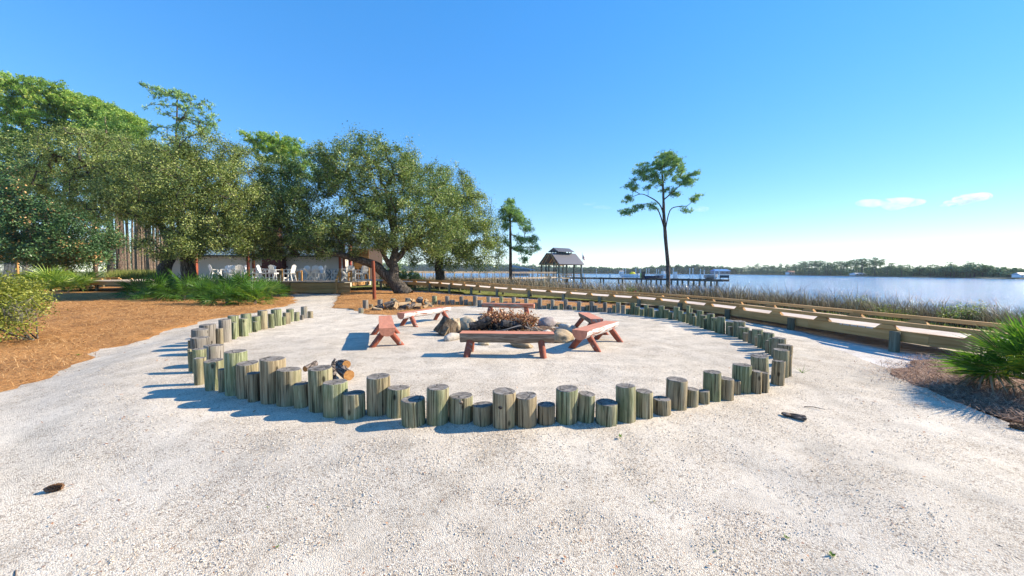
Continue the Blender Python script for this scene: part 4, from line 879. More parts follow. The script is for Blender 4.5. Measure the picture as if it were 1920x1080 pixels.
ARC = [(1174, 1182, 579, 589.7), (1165, 1174, 573, 588.8), (1156, 1165, 567.3, 587.7), (1148, 1156, 572.8, 586.9), (1139, 1148, 577.5, 586.9), (1131, 1139, 567, 585.6), (1122, 1131, 577.5, 585.3), (1114.4, 1121.6, 573, 585), (1106, 1115, 566, 584.5), (1098, 1106, 572.8, 583.8), (1090, 1098, 575, 583.4), (1082, 1090, 565.3, 582.5),
       (1073.4, 1082, 575, 581.4), (1065, 1073, 572.3, 581), (1057, 1065, 562, 581), (1049, 1056.6, 570, 581), (1039, 1048.8, 573.6, 580.3), (1032.5, 1040, 562, 579.5), (1025.5, 1032.5, 569.7, 579), (1016.4, 1025, 573.6, 579), (1008, 1016.4, 559.5, 578.8), (1000, 1008, 568.4, 578.8), (991.4, 1000, 572, 577.5), (983, 991, 560, 576), (976, 983, 569, 576), (967, 975, 565.8, 576),
       (960, 967.5, 557, 576), (953, 960, 568, 576), (944, 952, 566, 576), (936, 943.5, 556.4, 576), (928, 935, 569, 576), (921, 928, 565, 576), (912.8, 921, 557, 576), (905.5, 912.6, 568, 575.5), (895, 905, 563, 575.2), (886, 895, 555, 573.8), (878, 886, 566, 573.8), (869.6, 878, 562, 573.4), (861, 869, 556, 573.2), (853, 860.5, 566, 573), (842.8, 852.8, 562.7, 573.2),
       (834.6, 842.7, 555.6, 573), (826.6, 834, 566, 573), (820, 826, 563.4, 573), (810, 819, 555, 573), (804.7, 810, 567, 573.4), (795, 800, 563.4, 573.2), (783.5, 792.6, 557, 573.3), (771, 779, 567, 573.5), (759, 768, 559, 574), (746, 754, 568, 574.6), (732, 741, 560, 575), (720, 728, 569, 576), (707, 717, 562, 577), (691, 699, 571, 578.5), (679.6, 690, 563, 581), (671, 681, 578, 588)]
def solve(e):
    xl, xr, yt, yb = e; aL, aR = math.atan((xl - 960) / F), math.atan((xr - 960) / F); mid = (aL + aR) / 2; h = (aR - aL) / 2
    g = G((xl + xr) / 2, yb); yb_ = g.y; zc = yb_ / (1 - math.sin(h) / math.cos(mid)); Dm = zc / math.cos(mid); r = Dm * math.sin(h)
    top = D((xl + xr) / 2, yt, yb_).z
    return [zc * math.tan(mid), zc, r, top]
ALL = [(s, i, solve(e)) for s, L in (('left', LEFT), ('front', FRONT), ('back', BACK), ('arc', ARC)) for i, e in enumerate(L)]
P = [a[2] for a in ALL]
for it in range(60):
    for i in range(len(P)):
        for j in range(i + 1, len(P)):
            dx, dy = P[j][0] - P[i][0], P[j][1] - P[i][1]; d = math.hypot(dx, dy); o = P[i][2] + P[j][2] + .006 - d
            if o > 0:
                ux, uy = (dx / d, dy / d) if d > 1e-6 else (1, 0)
                k = min(o / 2, .02); P[i][0] -= ux * k; P[i][1] -= uy * k; P[j][0] += ux * k; P[j][1] += uy * k
for it in range(8):      # the little that still overlaps is taken off the radius
    for i in range(len(P)):
        for j in range(i + 1, len(P)):
            d = math.hypot(P[j][0] - P[i][0], P[j][1] - P[i][1]); o = P[i][2] + P[j][2] + .004 - d
            if o > 0: P[i][2] -= o / 2; P[j][2] -= o / 2
def post_mesh(r, h, seed, tilt=0.0, n=26):
    """a sawn-off round pole: slightly uneven outline, worn rim, dished end grain"""
    Rn = random.Random(seed); ph = [Rn.uniform(0, 6.28) for _ in range(4)]
    def rad(a, z): return r * (1 + .025 * math.sin(2 * a + ph[0]) + .018 * math.sin(3 * a + ph[1] + z) + .012 * math.sin(7 * a + ph[2]) + .010 * math.sin(13 * a + ph[3] + 2 * z) + .012 * noise.noise(Vector((math.cos(a) * 3, math.sin(a) * 3, z * 2 + seed))))
    sl = Rn.uniform(-.05, .05); sl2 = Rn.uniform(-.05, .05); bev = r * .07
    lev = [(-.12, 1.0), (h * .35, 1.0), (h * .7, 1.0), (h - bev * 1.2, .998), (h - bev * .35, .975), (h, .92)]
    vs = []; fs = []; mi = []
    for z, k in lev:
        for j in range(n):
            a = 2 * math.pi * j / n; q = rad(a, z) * k; x, y = q * math.cos(a), q * math.sin(a)
            zz = z + ((sl * x + sl2 * y) * (z / h) if z > 0 else 0)
            if z >= h - 1e-6: zz += .004 * noise.noise(Vector((x * 30, y * 30, seed)))
            vs.append((x, y, zz))
    for L in range(len(lev) - 1):
        for j in range(n): fs.append((L * n + j, L * n + (j + 1) % n, (L + 1) * n + (j + 1) % n, (L + 1) * n + j)); mi.append(0 if L < len(lev) - 2 else 1)
    # end grain rings
    prev = (len(lev) - 1) * n
    for q in (.6, .25):
        b0 = len(vs)
        for j in range(n):
            a = 2 * math.pi * j / n; x, y = r * q * math.cos(a), r * q * math.sin(a)
            vs.append((x, y, h + sl * x + sl2 * y - .003 + .006 * noise.noise(Vector((x * 25, y * 25, seed + 5)))))
        for j in range(n): fs.append((prev + j, prev + (j + 1) % n, b0 + (j + 1) % n, b0 + j)); mi.append(1)
        prev = b0
    vs.append((0, 0, h - .004)); c = len(vs) - 1
    for j in range(n): fs.append((prev + j, prev + (j + 1) % n, c)); mi.append(1)
    return vs, fs, mi
ORD = ['', 'first', 'second', 'third', 'fourth', 'fifth', 'sixth', 'seventh', 'eighth', 'ninth', 'tenth', 'eleventh', 'twelfth', 'thirteenth', 'fourteenth', 'fifteenth', 'sixteenth', 'seventeenth', 'eighteenth', 'nineteenth']
def ordw(k):
    if k < 20: return ORD[k]
    t = {2: 'twent', 3: 'thirt', 4: 'fort', 5: 'fift'}[k // 10]
    return t + 'ieth' if k % 10 == 0 else t + 'y-' + ORD[k % 10]
def height_word(h): return 'tall' if h > .38 else ('short' if h < .26 else 'middling')
for (s, i, (x, y, r, top)) in ALL:
    base = gzf(x, y); h = max(.10, top - base)
    if s == 'left': pm = POST_BRIGHT if 4 <= i <= 14 and i % 4 != 1 else (POST_GREY if i in (1, 2, 16, 18, 19, 20, 22) else POST_GREEN)
    elif s == 'front': pm = [POST_GREEN, POST_BROWN, POST_GREEN, POST_GREEN, POST_BROWN, POST_BROWN, POST_GREEN][(i * 3) % 7] if i < 30 else (POST_GREEN if i in (30, 38, 33) else POST_BROWN)
    elif s == 'back': pm = POST_BRIGHT if i >= 13 else (POST_GREEN if i % 3 else POST_BROWN)
    else: pm = POST_BRIGHT if i < 1 or i in (15, 29, 44) else (POST_GREY if i % 3 else POST_GREEN)
    if s == 'front' and i in (18, 19, 8, 5, 31): pm = POST_BROWN
    colw = {POST_GREEN.name: 'mossy green', POST_BROWN.name: 'weathered brown', POST_BRIGHT.name: 'pale green', POST_GREY.name: 'grey'}[pm.name]
    hw = height_word(h)
    if s == 'left': lab = f'{hw} {colw} post, {ordw(i + 1)} from the gap at the steps path in the left row'
    elif s == 'front':
        k = i - 18
        lab = 'tall brown post with a dark knot scar in the middle of the front row' if k == 0 else (f'{hw} {colw} post, {ordw(-k)} to the left of the knot-scarred one in the front row' if k < 0 else f'{hw} {colw} post, {ordw(k)} to the right of the knot-scarred one in front')
        if i == 36: lab = 'tall leaning green post bending inwards at the right end of the ring'
    elif s == 'back': lab = f'{hw} {colw} post, {ordw(i + 1)} behind the leaning one along the right curve'
    else: lab = f'{hw} {colw} post, {ordw(len(ARC) - i)} from the red pole along the far arc'
    n_ = 30 if s == 'front' else 18
    vs, fs, mi = post_mesh(r, h, i * 1.7 + len(s) * 11, n=n_)
    me = bpy.data.meshes.new('wooden_post'); me.from_pydata(vs, [], fs); me.materials.append(pm); me.materials.append(ENDGRAIN)
    me.polygons.foreach_set('material_index', mi); me.polygons.foreach_set('use_smooth', [m == 0 for m in mi]); me.update()
    o = link('wooden_post', me, None, (x, y, base), (0, 0, 0))
    o.rotation_euler = (random.uniform(-.03, .03), random.uniform(-.03, .03), 0)
    if s == 'front' and i == 36: o.rotation_euler = (.05, -.10, 0)
    tag(o, lab, 'post', 'log posts round the fire ring')
    if s == 'front' and i in (16, 18):
        mb = MB(); a0 = -1.45 if i == 16 else -1.9
        for q in range(1):
            z = h * (.86 if i == 16 else .62); c = Vector((math.cos(a0), math.sin(a0), 0))
            mb.tube([c * (r * .9) + Vector((0, 0, z)), c * (r * 1.02) + Vector((0, 0, z)), c * (r * 1.05) + Vector((0, 0, z))], [.022, .018, .006], 8)
        mb.build('knot', GREY_SIDE if i == 16 else LOGBARK, o, True)

# ================================================================== half-log benches
def bench(label, A, B, hgt, w, thick, side_mat, legs_at=(.16, .84), splay=.30, seed=0, seam=False):
    A = Vector((A[0], A[1], 0)); B = Vector((B[0], B[1], 0)); c = (A + B) / 2; L = (B - A).length; rz = math.atan2((B - A).y, (B - A).x)
    root = empty('log_bench', (c.x, c.y, gzf(c.x, c.y)), rz, label, 'bench', 'red half-log benches round the fire pit')
    Rn = random.Random(seed); mb = MB(); n = 12; k = 14
    for i in range(k + 1):
        x = -L / 2 + L * i / k
        ww = w / 2 * (1 + .05 * noise.noise(Vector((x * 2, seed, 0)))); th = thick * (1 + .10 * noise.noise(Vector((x * 2.3, seed, 5))))
        ring = []
        for j in range(n + 1):
            a = math.pi * j / n
            yy = -ww * math.cos(a) * (1 + .03 * noise.noise(Vector((x * 5, j, seed)))); zz = -th * math.sin(a) ** .75
            if j in (0, n): zz = 0; 
            ring.append((x, yy, hgt + zz - (.0 if j not in (0, n) else 0)))
        ring += [(x, yy, hgt + .004 * noise.noise(Vector((x * 6, yy * 20, seed)))) for yy in (ww * .5, 0, -ww * .5)]
        mb.v.extend(ring)
    m = n + 4
    for i in range(k):
        for j in range(m):
            mb.f.append((i * m + j, (i + 1) * m + j, (i + 1) * m + (j + 1) % m, i * m + (j + 1) % m)); mb.m.append(1 if j < n else 0)
    mb.f.append(tuple(range(m))); mb.m.append(2); mb.f.append(tuple(reversed(range(k * m, (k + 1) * m)))); mb.m.append(2)
    seat = mb.build('seat', [RED_TOP, side_mat, RED_SIDE if side_mat is GREY_SIDE else RED_TOP], root)
    for e in legs_at:
        x = -L / 2 + L * e
        for s in (-1, 1):
            lb = MB(); top = Vector((x, s * w * .14, hgt - thick * .55)); foot = Vector((x + (e - .5) * .12, s * (w * .5 + splay * .5), -.03))
            p = [top.lerp(foot, q) for q in (0, .3, .65, 1)]; lb.tube(p, [.058, .063, .06, .055], 9, 0, True, .12)
            lb.build('leg', RED_LEG, root, True)
    return root
bench('red bench at the left seen end-on with a split two-plank top', (-2.42, 7.15), (-3.16, 9.2), .41, .30, .17, RED_SIDE, seed=1)
bench('red bench with white peeling side between the firewood and the stump', (-2.98, 9.9), (-2.05, 11.75), .40, .27, .17, WHITE_SIDE, seed=2)
bench('long red-topped bench with grey bark front in front of the fire pit', (-.93, 6.72), (.76, 6.66), .41, .30, .19, GREY_SIDE, (.11, .86), .26, seed=3)
bench('red bench standing behind the brown leaves at the far side', (-1.05, 13.25), (.78, 12.9), .40, .27, .16, RED_SIDE, seed=4)
bench('small red bench behind the white-edged one on the right', (2.02, 8.75), (1.98, 10.2), .40, .30, .17, GREY_SIDE, seed=5)
bench('red bench with a white peeling edge at the right of the fire pit', (1.28, 6.95), (2.25, 8.3), .41, .31, .19, WHITE_SIDE, seed=6)

# ================================================================== fire pit
def rock(name, label, cat, c, dims, mat, seed, rz=0, group='boulders round the fire pit', rough=.42, sub=3):
    bm = bmesh.new(); bmesh.ops.create_icosphere(bm, subdivisions=sub, radius=1)
    for v in bm.verts:
        d = v.co.normalized(); q = d * 1.3 + Vector((seed * 3.7, seed, -seed)); k = 1 + rough * noise.noise(q) + rough * .45 * noise.noise(q * 2.3) + rough * .18 * noise.noise(q * 6)
        # flat broken faces
        for f in range(3):
            nn = Vector((math.sin(seed + f * 2.1), math.cos(seed * 1.3 + f), .5 * math.sin(seed * 2 + f * 3))).normalized(); t = d.dot(nn) * k
            if t > .78: k *= .78 / t + .22 * (1 - .78 / t)
        p = d * k; v.co = Vector((p.x * dims[0] / 2, p.y * dims[1] / 2, p.z * dims[2] / 2))
    me = bpy.data.meshes.new(name); bm.to_mesh(me); bm.free(); me.materials.append(mat)
    me.polygons.foreach_set('use_smooth', [True] * len(me.polygons))
    o = link(name, me, None, (c[0], c[1], gzf(c[0], c[1]) + c[2]), (0, 0, rz)); return tag(o, label, cat, group)
def rk(px, py, Y=None): 
    g = G(px, py); return g
def RK(label, xl, xr, yt, yb, mat, seed, depth=.9, hk=1.0):
    g = G((xl + xr) / 2, yb); w = (xr - xl) / F * g.y; d = w * depth; h = (D(0, yt, g.y + d * .4).z) * hk
    h = max(h, .1); rock('boulder', label, 'rock', (g.x, g.y + d * .42, h * .36), (w * 1.04, d, h * 1.28), mat, seed, seed)
RK('flat pale stone lying before the stump', 828, 868, 621, 639, ROCK_WHITE, 1.1, .6)
RK('tan boulder half hidden behind the stump', 838, 868, 593, 622, ROCK_CREAM, 2.3, .9)
RK('cream boulder with a dark hollow right of the stump', 857, 897, 592, 622, ROCK_CREAM, 3.6)
RK('dark brown boulder left of the leaf pile', 894, 914, 589, 603, ROCK_DARK, 4.2)
RK('small brown rock behind the leaf pile on the right', 996, 1013, 590, 602, ROCK_TAN, 5.7)
RK('big pinkish grey boulder right of the leaf pile', 1006, 1043, 591, 614, ROCK_GREY, 6.4)
RK('low white boulder nearest the right benches', 1046, 1081, 603, 624, ROCK_WHITE, 7.9)
RK('small tan stone between the grey and white boulders', 1041, 1064, 601, 613, ROCK_TAN, 8.8)
RK('large veined tan boulder behind the long bench end', 1030, 1078, 616, 643, ROCK_TAN, 9.5)
RK('flat cream stone behind the right end of the long bench', 1012, 1040, 616, 628, ROCK_WHITE, 10.2, .8)
RK('tan slab of rock showing under the long bench', 946, 1004, 637, 652, ROCK_TAN, 11.6, .5)
RK('small tan stone under the left end of the long bench', 893, 918, 639, 648, ROCK_CREAM, 12.1, .7)
# ash bed
g0 = Vector((-.12, 9.35, 0)); mb = MB(); n = 40; vs = [(g0.x, g0.y, .07)]
for k, rr in enumerate((.4, .8, 1.15, 1.4)):
    for j in range(n):
        a = 2 * math.pi * j / n; q = rr * (1 + .1 * noise.noise(Vector((math.cos(a) * 2, math.sin(a) * 2, k))))
        vs.append((g0.x + q * 1.05 * math.cos(a), g0.y + q * math.sin(a), (.065, .055, .045, -.02)[k] + .025 * noise.noise(Vector((a * 3, rr * 5, 1)))))
fs = [(0, 1 + j, 1 + (j + 1) % n) for j in range(n)] + [(1 + k * n + j, 1 + (k + 1) * n + j, 1 + (k + 1) * n + (j + 1) % n, 1 + k * n + (j + 1) % n) for k in range(3) for j in range(n)]
mb.add(vs, fs); n_ = NT('ash_and_dirt', .95, .1); ff = n_.noise(n_.pos(), 9, 6, .7)
n_.col(n_.ramp(ff, [(0.3, (.02, .016, .013)), (.5, (.11, .075, .05)), (.7, (.28, .22, .17))])); n_.bump(ff, .9, .04)
tag(mb.build('ash_bed', n_.mat, None, True), kind='structure')
# cut stump lying tilted
g = G(832, 629); root = empty('log_stump', (g.x, g.y + .22, .0), 0, 'thick cut log stump leaning at the left of the fire pit', 'stump')
mb = MB(); ax = Vector((.42, .25, .80)).normalized(); c0 = Vector((-.06, -.05, -.02)); L_ = .42
pts = [c0 + ax * L_ * q for q in (0, .25, .5, .75, 1)]; mb.tube(pts, [.23, .225, .215, .20, .195], 22, 0, True, .22, 1)
n_ = NT('split_dark_bark', .95, .1); v = n_.scale(n_.tc(), (12, 12, 3)); ff = n_.noise(v, 1, 6, .7, .8); n_.col(n_.ramp(ff, [(.3, (.035, .024, .016)), (.5, (.13, .095, .065)), (.72, (.30, .24, .17))])); n_.bump(ff, 1.0, .05)
mb.build('bark_body', [n_.mat, ENDGRAIN], root, False)
mb = MB(); d = Vector((.35, -.9, .1)).normalized(); p = c0 + ax * .10 + d * .222; mb.beam(p - ax * .10, p + ax * .12, .07, .03); mb.build('bare_wood_patch', SPLITW, root)
# charred logs
def log_obj(name, label, cat, a, b, r, bark, end, group=None, n=10, jit=.2, bend=.03, parent=None, split=False):
    a = Vector(a); b = Vector(b); c = (a + b) / 2; L = (b - a).length; x = (b - a).normalized()
    y = Vector((0, 0, 1)).cross(x); y = y.normalized() if y.length > 1e-3 else Vector((0, 1, 0)); z = x.cross(y)
    mb = MB(); s = random.random() * 9
    if split:
        k = 6; ring = []
        for i in range(k + 1):
            xx = -L / 2 + L * i / k; q = [(-.9, -.5), (.9, -.55), (.75, .2), (.1, .75), (-.6, .35)]
            ring += [(xx, r * u * (1 + .12 * noise.noise(Vector((xx * 4, u, s)))), r * w * (1 + .12 * noise.noise(Vector((xx * 4, w + 3, s)))) + bend * math.sin(i + s)) for u, w in q]
        fs = [(i * 5 + j, (i + 1) * 5 + j, (i + 1) * 5 + (j + 1) % 5, i * 5 + (j + 1) % 5) for i in range(k) for j in range(5)]
        mb.add(ring, fs, 0); mb.m = [1 if (t % 5) == 0 else 0 for t in range(len(fs))]
        mb.add(ring[:5], [(0, 1, 2, 3, 4)], 0); mb.add(ring[-5:], [(4, 3, 2, 1, 0)], 0)
    else:
        mb.tube([(-L / 2 + L * q, bend * math.sin(q * 5 + s), bend * .6 * math.cos(q * 4 + s)) for q in (0, .2, .4, .6, .8, 1)], [r * (1 + .06 * math.sin(q + s)) for q in range(6)], n, 0, True, jit, 1)
    me = mb.mesh(name, [end, bark] if split else [bark, end])
    o = link(name, me, parent); o.matrix_local = Matrix.Translation(c) @ Matrix((x, y, z)).transposed().to_4x4()
    return tag(o, label, cat, group) if label else o
def W3(px, py, Y): return D(px, py, Y)
fp = [((882, 614), (917, 602), .11, 'black charred log at the left front of the ashes'), ((892, 619), (912, 617), .09, 'black burnt chunk lying in front of the charred log'), ((926, 618), (953, 611), .10, 'grey-scaled charred log in the middle of the ashes'), ((940, 606), (972, 612), .09, 'black charred log under the brown leaves'), ((962, 618), (984, 601), .085, 'charred log tipped against the leaf pile'), ((905, 606), (934, 600), .08, 'burnt black log buried at the back of the ashes')]
for i, (a, b, r, lab) in enumerate(fp):
    Ya = 9.0 + .12 * (i % 3); A = W3(a[0], a[1], Ya); B = W3(b[0], b[1], Ya + .25); A.z = max(A.z, r * .8 + .04); B.z = max(B.z, r * .8 + .06)
    log_obj('charred_log', lab, 'log', A, B, r, CHAR, CHAR, 'burnt logs in the fire pit')
stk = [((930, 620), (978, 612), 8.55), ((985, 612), (1012, 622), 8.6), ((990, 604), (994, 622), 8.7), ((996, 615), (1018, 618), 8.55), ((1002, 612), (1010, 624), 8.4), ((945, 622), (975, 621), 8.4), ((965, 596), (985, 610), 9.2), ((958, 600), (975, 596), 9.3)]
for i, (a, b, Y) in enumerate(stk):
    A = W3(*a, Y); B = W3(*b, Y + .1); A.z = max(A.z, .06); B.z = max(B.z, .06)
    log_obj('dead_stick', f'{ordw(i + 1)} grey stick from the left among those over the ashes', 'stick', A, B, .016, GREYSTICK, GREYSTICK, 'grey sticks over the fire pit', 6, .1, .03)
# brown dead leaves on cut branches
mb = MB(); C = []
for i in range(46):
    b0 = np.array((random.uniform(-.72, .5), 9.6 + random.uniform(-.3, .4), .08)); hh = random.uniform(.20, .47) * (1 - .5 * abs(b0[0] + .08)); t0 = b0 + np.array((random.gauss(0, .13), random.gauss(-.05, .2), hh))
    m_ = (b0 + t0) / 2 + RNG.normal(0, .05, 3); mb.tube([b0, m_, t0], [.011, .008, .004], 5, 0, False)
    for q in range(85): C.append(b0 + (t0 - b0) * random.uniform(.3, 1.05) + RNG.normal(0, .06, 3))
C = np.array(C); C[:, 2] = np.maximum(C[:, 2], .06); root = empty('dead_branches', (0, 9.55, 0), 0, 'heap of cut branches with dry brown leaves in the fire pit', 'brushwood')
o = mb.build('branches', GREYSTICK, root); o.location = (0, -9.55, 0)
v, f = leaf_quads(C - np.array((0, 9.55, 0)), .032, .5, 0.0); o = link('dry_leaves', mesh_np('dry_leaves', v, f, L_DEAD, RNG.random(len(C))), root)
C = np.stack([RNG.normal(.0, .75, 500), 9.2 + RNG.normal(0, .5, 500), np.full(500, .09)], 1); C = C[(np.abs(C[:, 0]) < 1.2) & (C[:, 1] > 8.3) & (C[:, 1] < 10.3)]
v, f = leaf_quads(C, .028, .5, 2.0); tag(link('fallen_leaves', mesh_np('fallen_leaves', v, f, L_DEAD, RNG.random(len(C)))), 'dry leaf litter on the ashes', 'leaves', kind='stuff')

# ================================================================== firewood pile at the far left of the ring
pil = [(672, 0), ]
wl = [((700, 577), (716, 588), .05, 0, 'thin pale stick leaning at the left end of the firewood pile', 0), ((705, 586), (714, 589), .10, .0, 'black round log at the left front of the firewood pile', 2), ((712, 578), (722, 572), .10, .12, 'round grey log behind the black one in the firewood pile', 1), ((722, 574), (731, 570), .11, .1, 'bark-covered log end on facing the benches in the firewood pile', 1),
      ((728, 578), (744, 573), .10, .06, 'split log with pale end left of the upright chunk', 0), ((733, 582), (737, 572), .13, .05, 'short upright split chunk at the front of the firewood pile', 0), ((739, 583), (741, 573), .10, .05, 'pale split chunk beside the upright one in the firewood pile', 0), ((731, 571), (746, 572), .09, .2, 'grey split log on top of the left firewood', 0),
      ((741, 566), (748, 571), .12, .28, 'orange-hearted split log perched on top of the firewood', 0), ((747, 571), (770, 568), .09, .22, 'long pale split log lying across the firewood top', 0), ((758, 570), (768, 563), .08, .36, 'pale split log pointing up on top of the firewood', 0), ((766, 565), (775, 563), .08, .36, 'white curled bark log at the very top of the firewood', 0),
      ((762, 574), (790, 571), .09, .18, 'tan split log on the right part of the firewood', 0), ((750, 578), (770, 572), .085, .1, 'dark grey split log in the middle front of the firewood', 1), ((756, 579), (764, 575), .07, .06, 'small pale offcut in the middle front of the firewood', 0), ((764, 577), (776, 571), .08, .1, 'long grey split log sloping up in the firewood', 1),
      ((783, 563), (795, 565), .10, .3, 'dark round log against the grey post behind the firewood', 1), ((790, 571), (796, 566), .11, .18, 'tan split log with cut end at the right of the firewood', 0), ((794, 576), (806, 569), .07, .1, 'orange split log low at the right end of the firewood', 0), ((797, 567), (812, 574), .06, .12, 'thin white stick sloping down at the right of the firewood', 0),
      ((745, 583), (766, 580), .06, .0, 'white bark slab lying in front of the firewood', 0), ((700, 583), (706, 578), .06, .02, 'thin dark stick at the left end of the firewood', 2), ((708, 574), (722, 577), .055, .1, 'grey stick across the left of the firewood', 1), ((772, 581), (786, 577), .06, 0, 'dark bark piece in front of the firewood', 1), ((744, 590), (758, 586), .04, 0, 'grey twig log lying on the gravel before the firewood', 1)]
for i, (a, b, r, z0, lab, mt) in enumerate(wl):
    Yb_ = 14.1 + .9 * z0 * 2 + .25 * (i % 3); A = D(a[0], a[1], Yb_); B = D(b[0], b[1], Yb_ + .25 * math.sin(i * 2.2))
    for p in (A, B): p.z = max(p.z, r * .7 + .02)
    if (B - A).length < .34: B = A + (B - A).normalized() * .34
    log_obj('firewood_log', lab, 'log', A, B, r, [LOGBARK, LOGBARK, CHAR][mt], [SPLITW, CUTEND, CHAR][mt], 'split logs of the firewood pile', 9, .15, .01, split=(mt == 0))
# ================================================================== logs behind the front posts
Yl_ = 5.05
A = W3(641, 704, 5.2); B = W3(655, 711, 4.95); A.z = .12; B.z = .10; log_obj('cut_log', 'grey barked log with an orange sawn end behind the front posts', 'log', A + (A - B) * .6, B, .072, LOGBARK, CUTEND, 'logs behind the front posts', 16, .1, .01)
A = W3(592, 700, 5.3); B = W3(573, 697, 5.1); A.z = .17; B.z = .15; log_obj('cut_log', 'log with an orange sawn end poking out left of the tall front post', 'log', A, B, .042, LOGBARK, CUTEND, 'logs behind the front posts', 14, .1, .01)
A = W3(636, 700, 5.4); B = W3(650, 696, 5.2); A.z = .15; B.z = .19; log_obj('cut_log', 'short orange-ended log lying behind the grey barked one', 'log', A, B, .055, LOGBARK, CUTEND, 'logs behind the front posts', 12, .1, .01)
b = W3(624, 718, 5.0); mb = MB(); mb.tube([(0, 0, .0), (.01, 0, .12), (.0, 0, .21), (.004, .0, .26), (.035, 0, .315), (.05, 0, .30)], [.045, .036, .026, .018, .012, .006], 9, 0, True, .3); mb.tube([(0, 0, .16), (.025, 0, .22), (.034, 0, .26)], [.02, .014, .005], 7)
o = mb.build('branch_stub', LOGBARK, None, True); o.location = (b.x, b.y, gzf(b.x, b.y)); tag(o, 'crooked broken branch stub standing up behind the front posts', 'branch')

# ================================================================== small things on the gravel
g = G(1487, 774); mb = MB(); pr = [(-.125, .02, .055, .018), (-.09, .0, .05, .03), (-.03, .005, .038, .034), (.03, -.01, .036, .04), (.09, -.015, .034, .045), (.125, -.02, .034, .042)]
mb.tube([(a, b_, c) for a, b_, c, _ in pr], [r for *_, r in pr], 9, 0, True, .5); o = mb.build('driftwood', LOGBARK, None); o.location = (g.x, g.y, gzf(g.x, g.y)); o.rotation_euler = (0, 0, -.25); o.scale = (.8, 1.15, .55)
tag(o, 'flat grey driftwood chunk lying on the gravel right of the ring', 'driftwood')
def cone(label, px, py, rz, s=1.0):
    g = G(px, py); root = empty('pine_cone', (g.x, g.y, gzf(g.x, g.y) + .03), rz, label, 'pine cone', 'pine cones on the gravel')
    mb = MB(); mb.tube([(-.045, 0, 0), (-.02, 0, 0), (.02, 0, 0), (.05, 0, 0)], [.014, .022, .018, .004], 8); mb.build('core', LOGBARK, root)
    sc = MB()
    for i in range(70):
        t = i / 70; x = -.05 + .10 * t; r = .030 * math.sin(math.pi * (.15 + .8 * (1 - t) * .95)) ** .7; a = i * 2.4
        c = Vector((x, 0, 0)); d = Vector((.35, math.cos(a), math.sin(a))).normalized(); s_ = Vector((0, -math.sin(a), math.cos(a)))
        p = c + d * r; w = .010; sc.add([c + s_ * .004, c - s_ * .004, p - s_ * w, p + d * .007, p + s_ * w, p - Vector((.006, 0, 0))], [(0, 1, 2, 5), (0, 5, 4), (5, 2, 3, 4)])
    sc.build('scales', m_plain('pine_cone_scales', (.20, .115, .065), .7, .2, .4), root); root.scale = (s, s, s)
    return root
cone('brown pine cone lying on the gravel at the lower left', 98, 886, .5, .95); cone('dark pine cone at the gravel edge under the big palmetto', 1912, 796, 1.8, 1.15)
def sprout(label, px, py, s, nb=9):
    g = G(px, py); mb = MB()
    for i in range(nb):
        a = 6.28 * i / nb + random.random(); l = s * random.uniform(.6, 1.1); d = Vector((math.cos(a), math.sin(a), random.uniform(.15, .9))); sd = Vector((-math.sin(a), math.cos(a), 0)) * s * .22
        mb.add([(0, 0, 0), d * l * .5 - sd, d * l, d * l * .5 + sd], [(0, 1, 2, 3)])
    me = mb.mesh('weed_sprout', L_GRASSB); o = link('weed_sprout', me, None, (g.x, g.y, gzf(g.x, g.y) + .004))
    me.attributes.new('rnd', 'FLOAT', 'FACE').data.foreach_set('value', RNG.random(len(mb.f)).astype(np.float32))
    return tag(o, label, 'weed', 'green weed sprouts in the gravel')
L_GRASSB = m_leaf('fresh_weed_leaves', [(0.0, (.07, .14, .02)), (1.0, (.22, .34, .05))], .5, .3, .3)
for lab, px, py, s in (('weed sprout right below the middle of the front post row', 1163, 816, .03), ('largest weed sprout at the bottom centre right of the gravel', 1223, 904, .03), ('tiny weed sprout just right of the one at lower centre', 1345, 898, .016), ('weed sprout in the lower right middle gravel', 1476, 968, .02), ('weed sprout lowest on the right of the gravel', 1561, 1000, .028), ('faint weed sprout at the bottom right of centre', 1343, 989, .013), ('weed sprout left of centre in the near gravel', 503, 918, .014), ('lower of the two left weed sprouts', 519, 981, .014), ('yellow weed on the straw edge at the left', 147, 653, .07)):
    sprout(lab, px, py, s)
g = G(1504, 698); mb = MB()
for i in range(9):
    a = random.uniform(-.6, 2.4); d = Vector((math.cos(a) * .2, math.sin(a) * .1, random.uniform(.03, .14))); mb.add([(0, -.006, 0), (0, .006, 0), d], [(0, 1, 2)])
me = mb.mesh('grass_tuft', L_GRASSB); me.attributes.new('rnd', 'FLOAT', 'FACE').data.foreach_set('value', RNG.random(9).astype(np.float32)); o = link('grass_tuft', me, None, (g.x, g.y, gzf(g.x, g.y))); tag(o, 'thin grass tuft right of the posts at the ring bend', 'grass tuft')
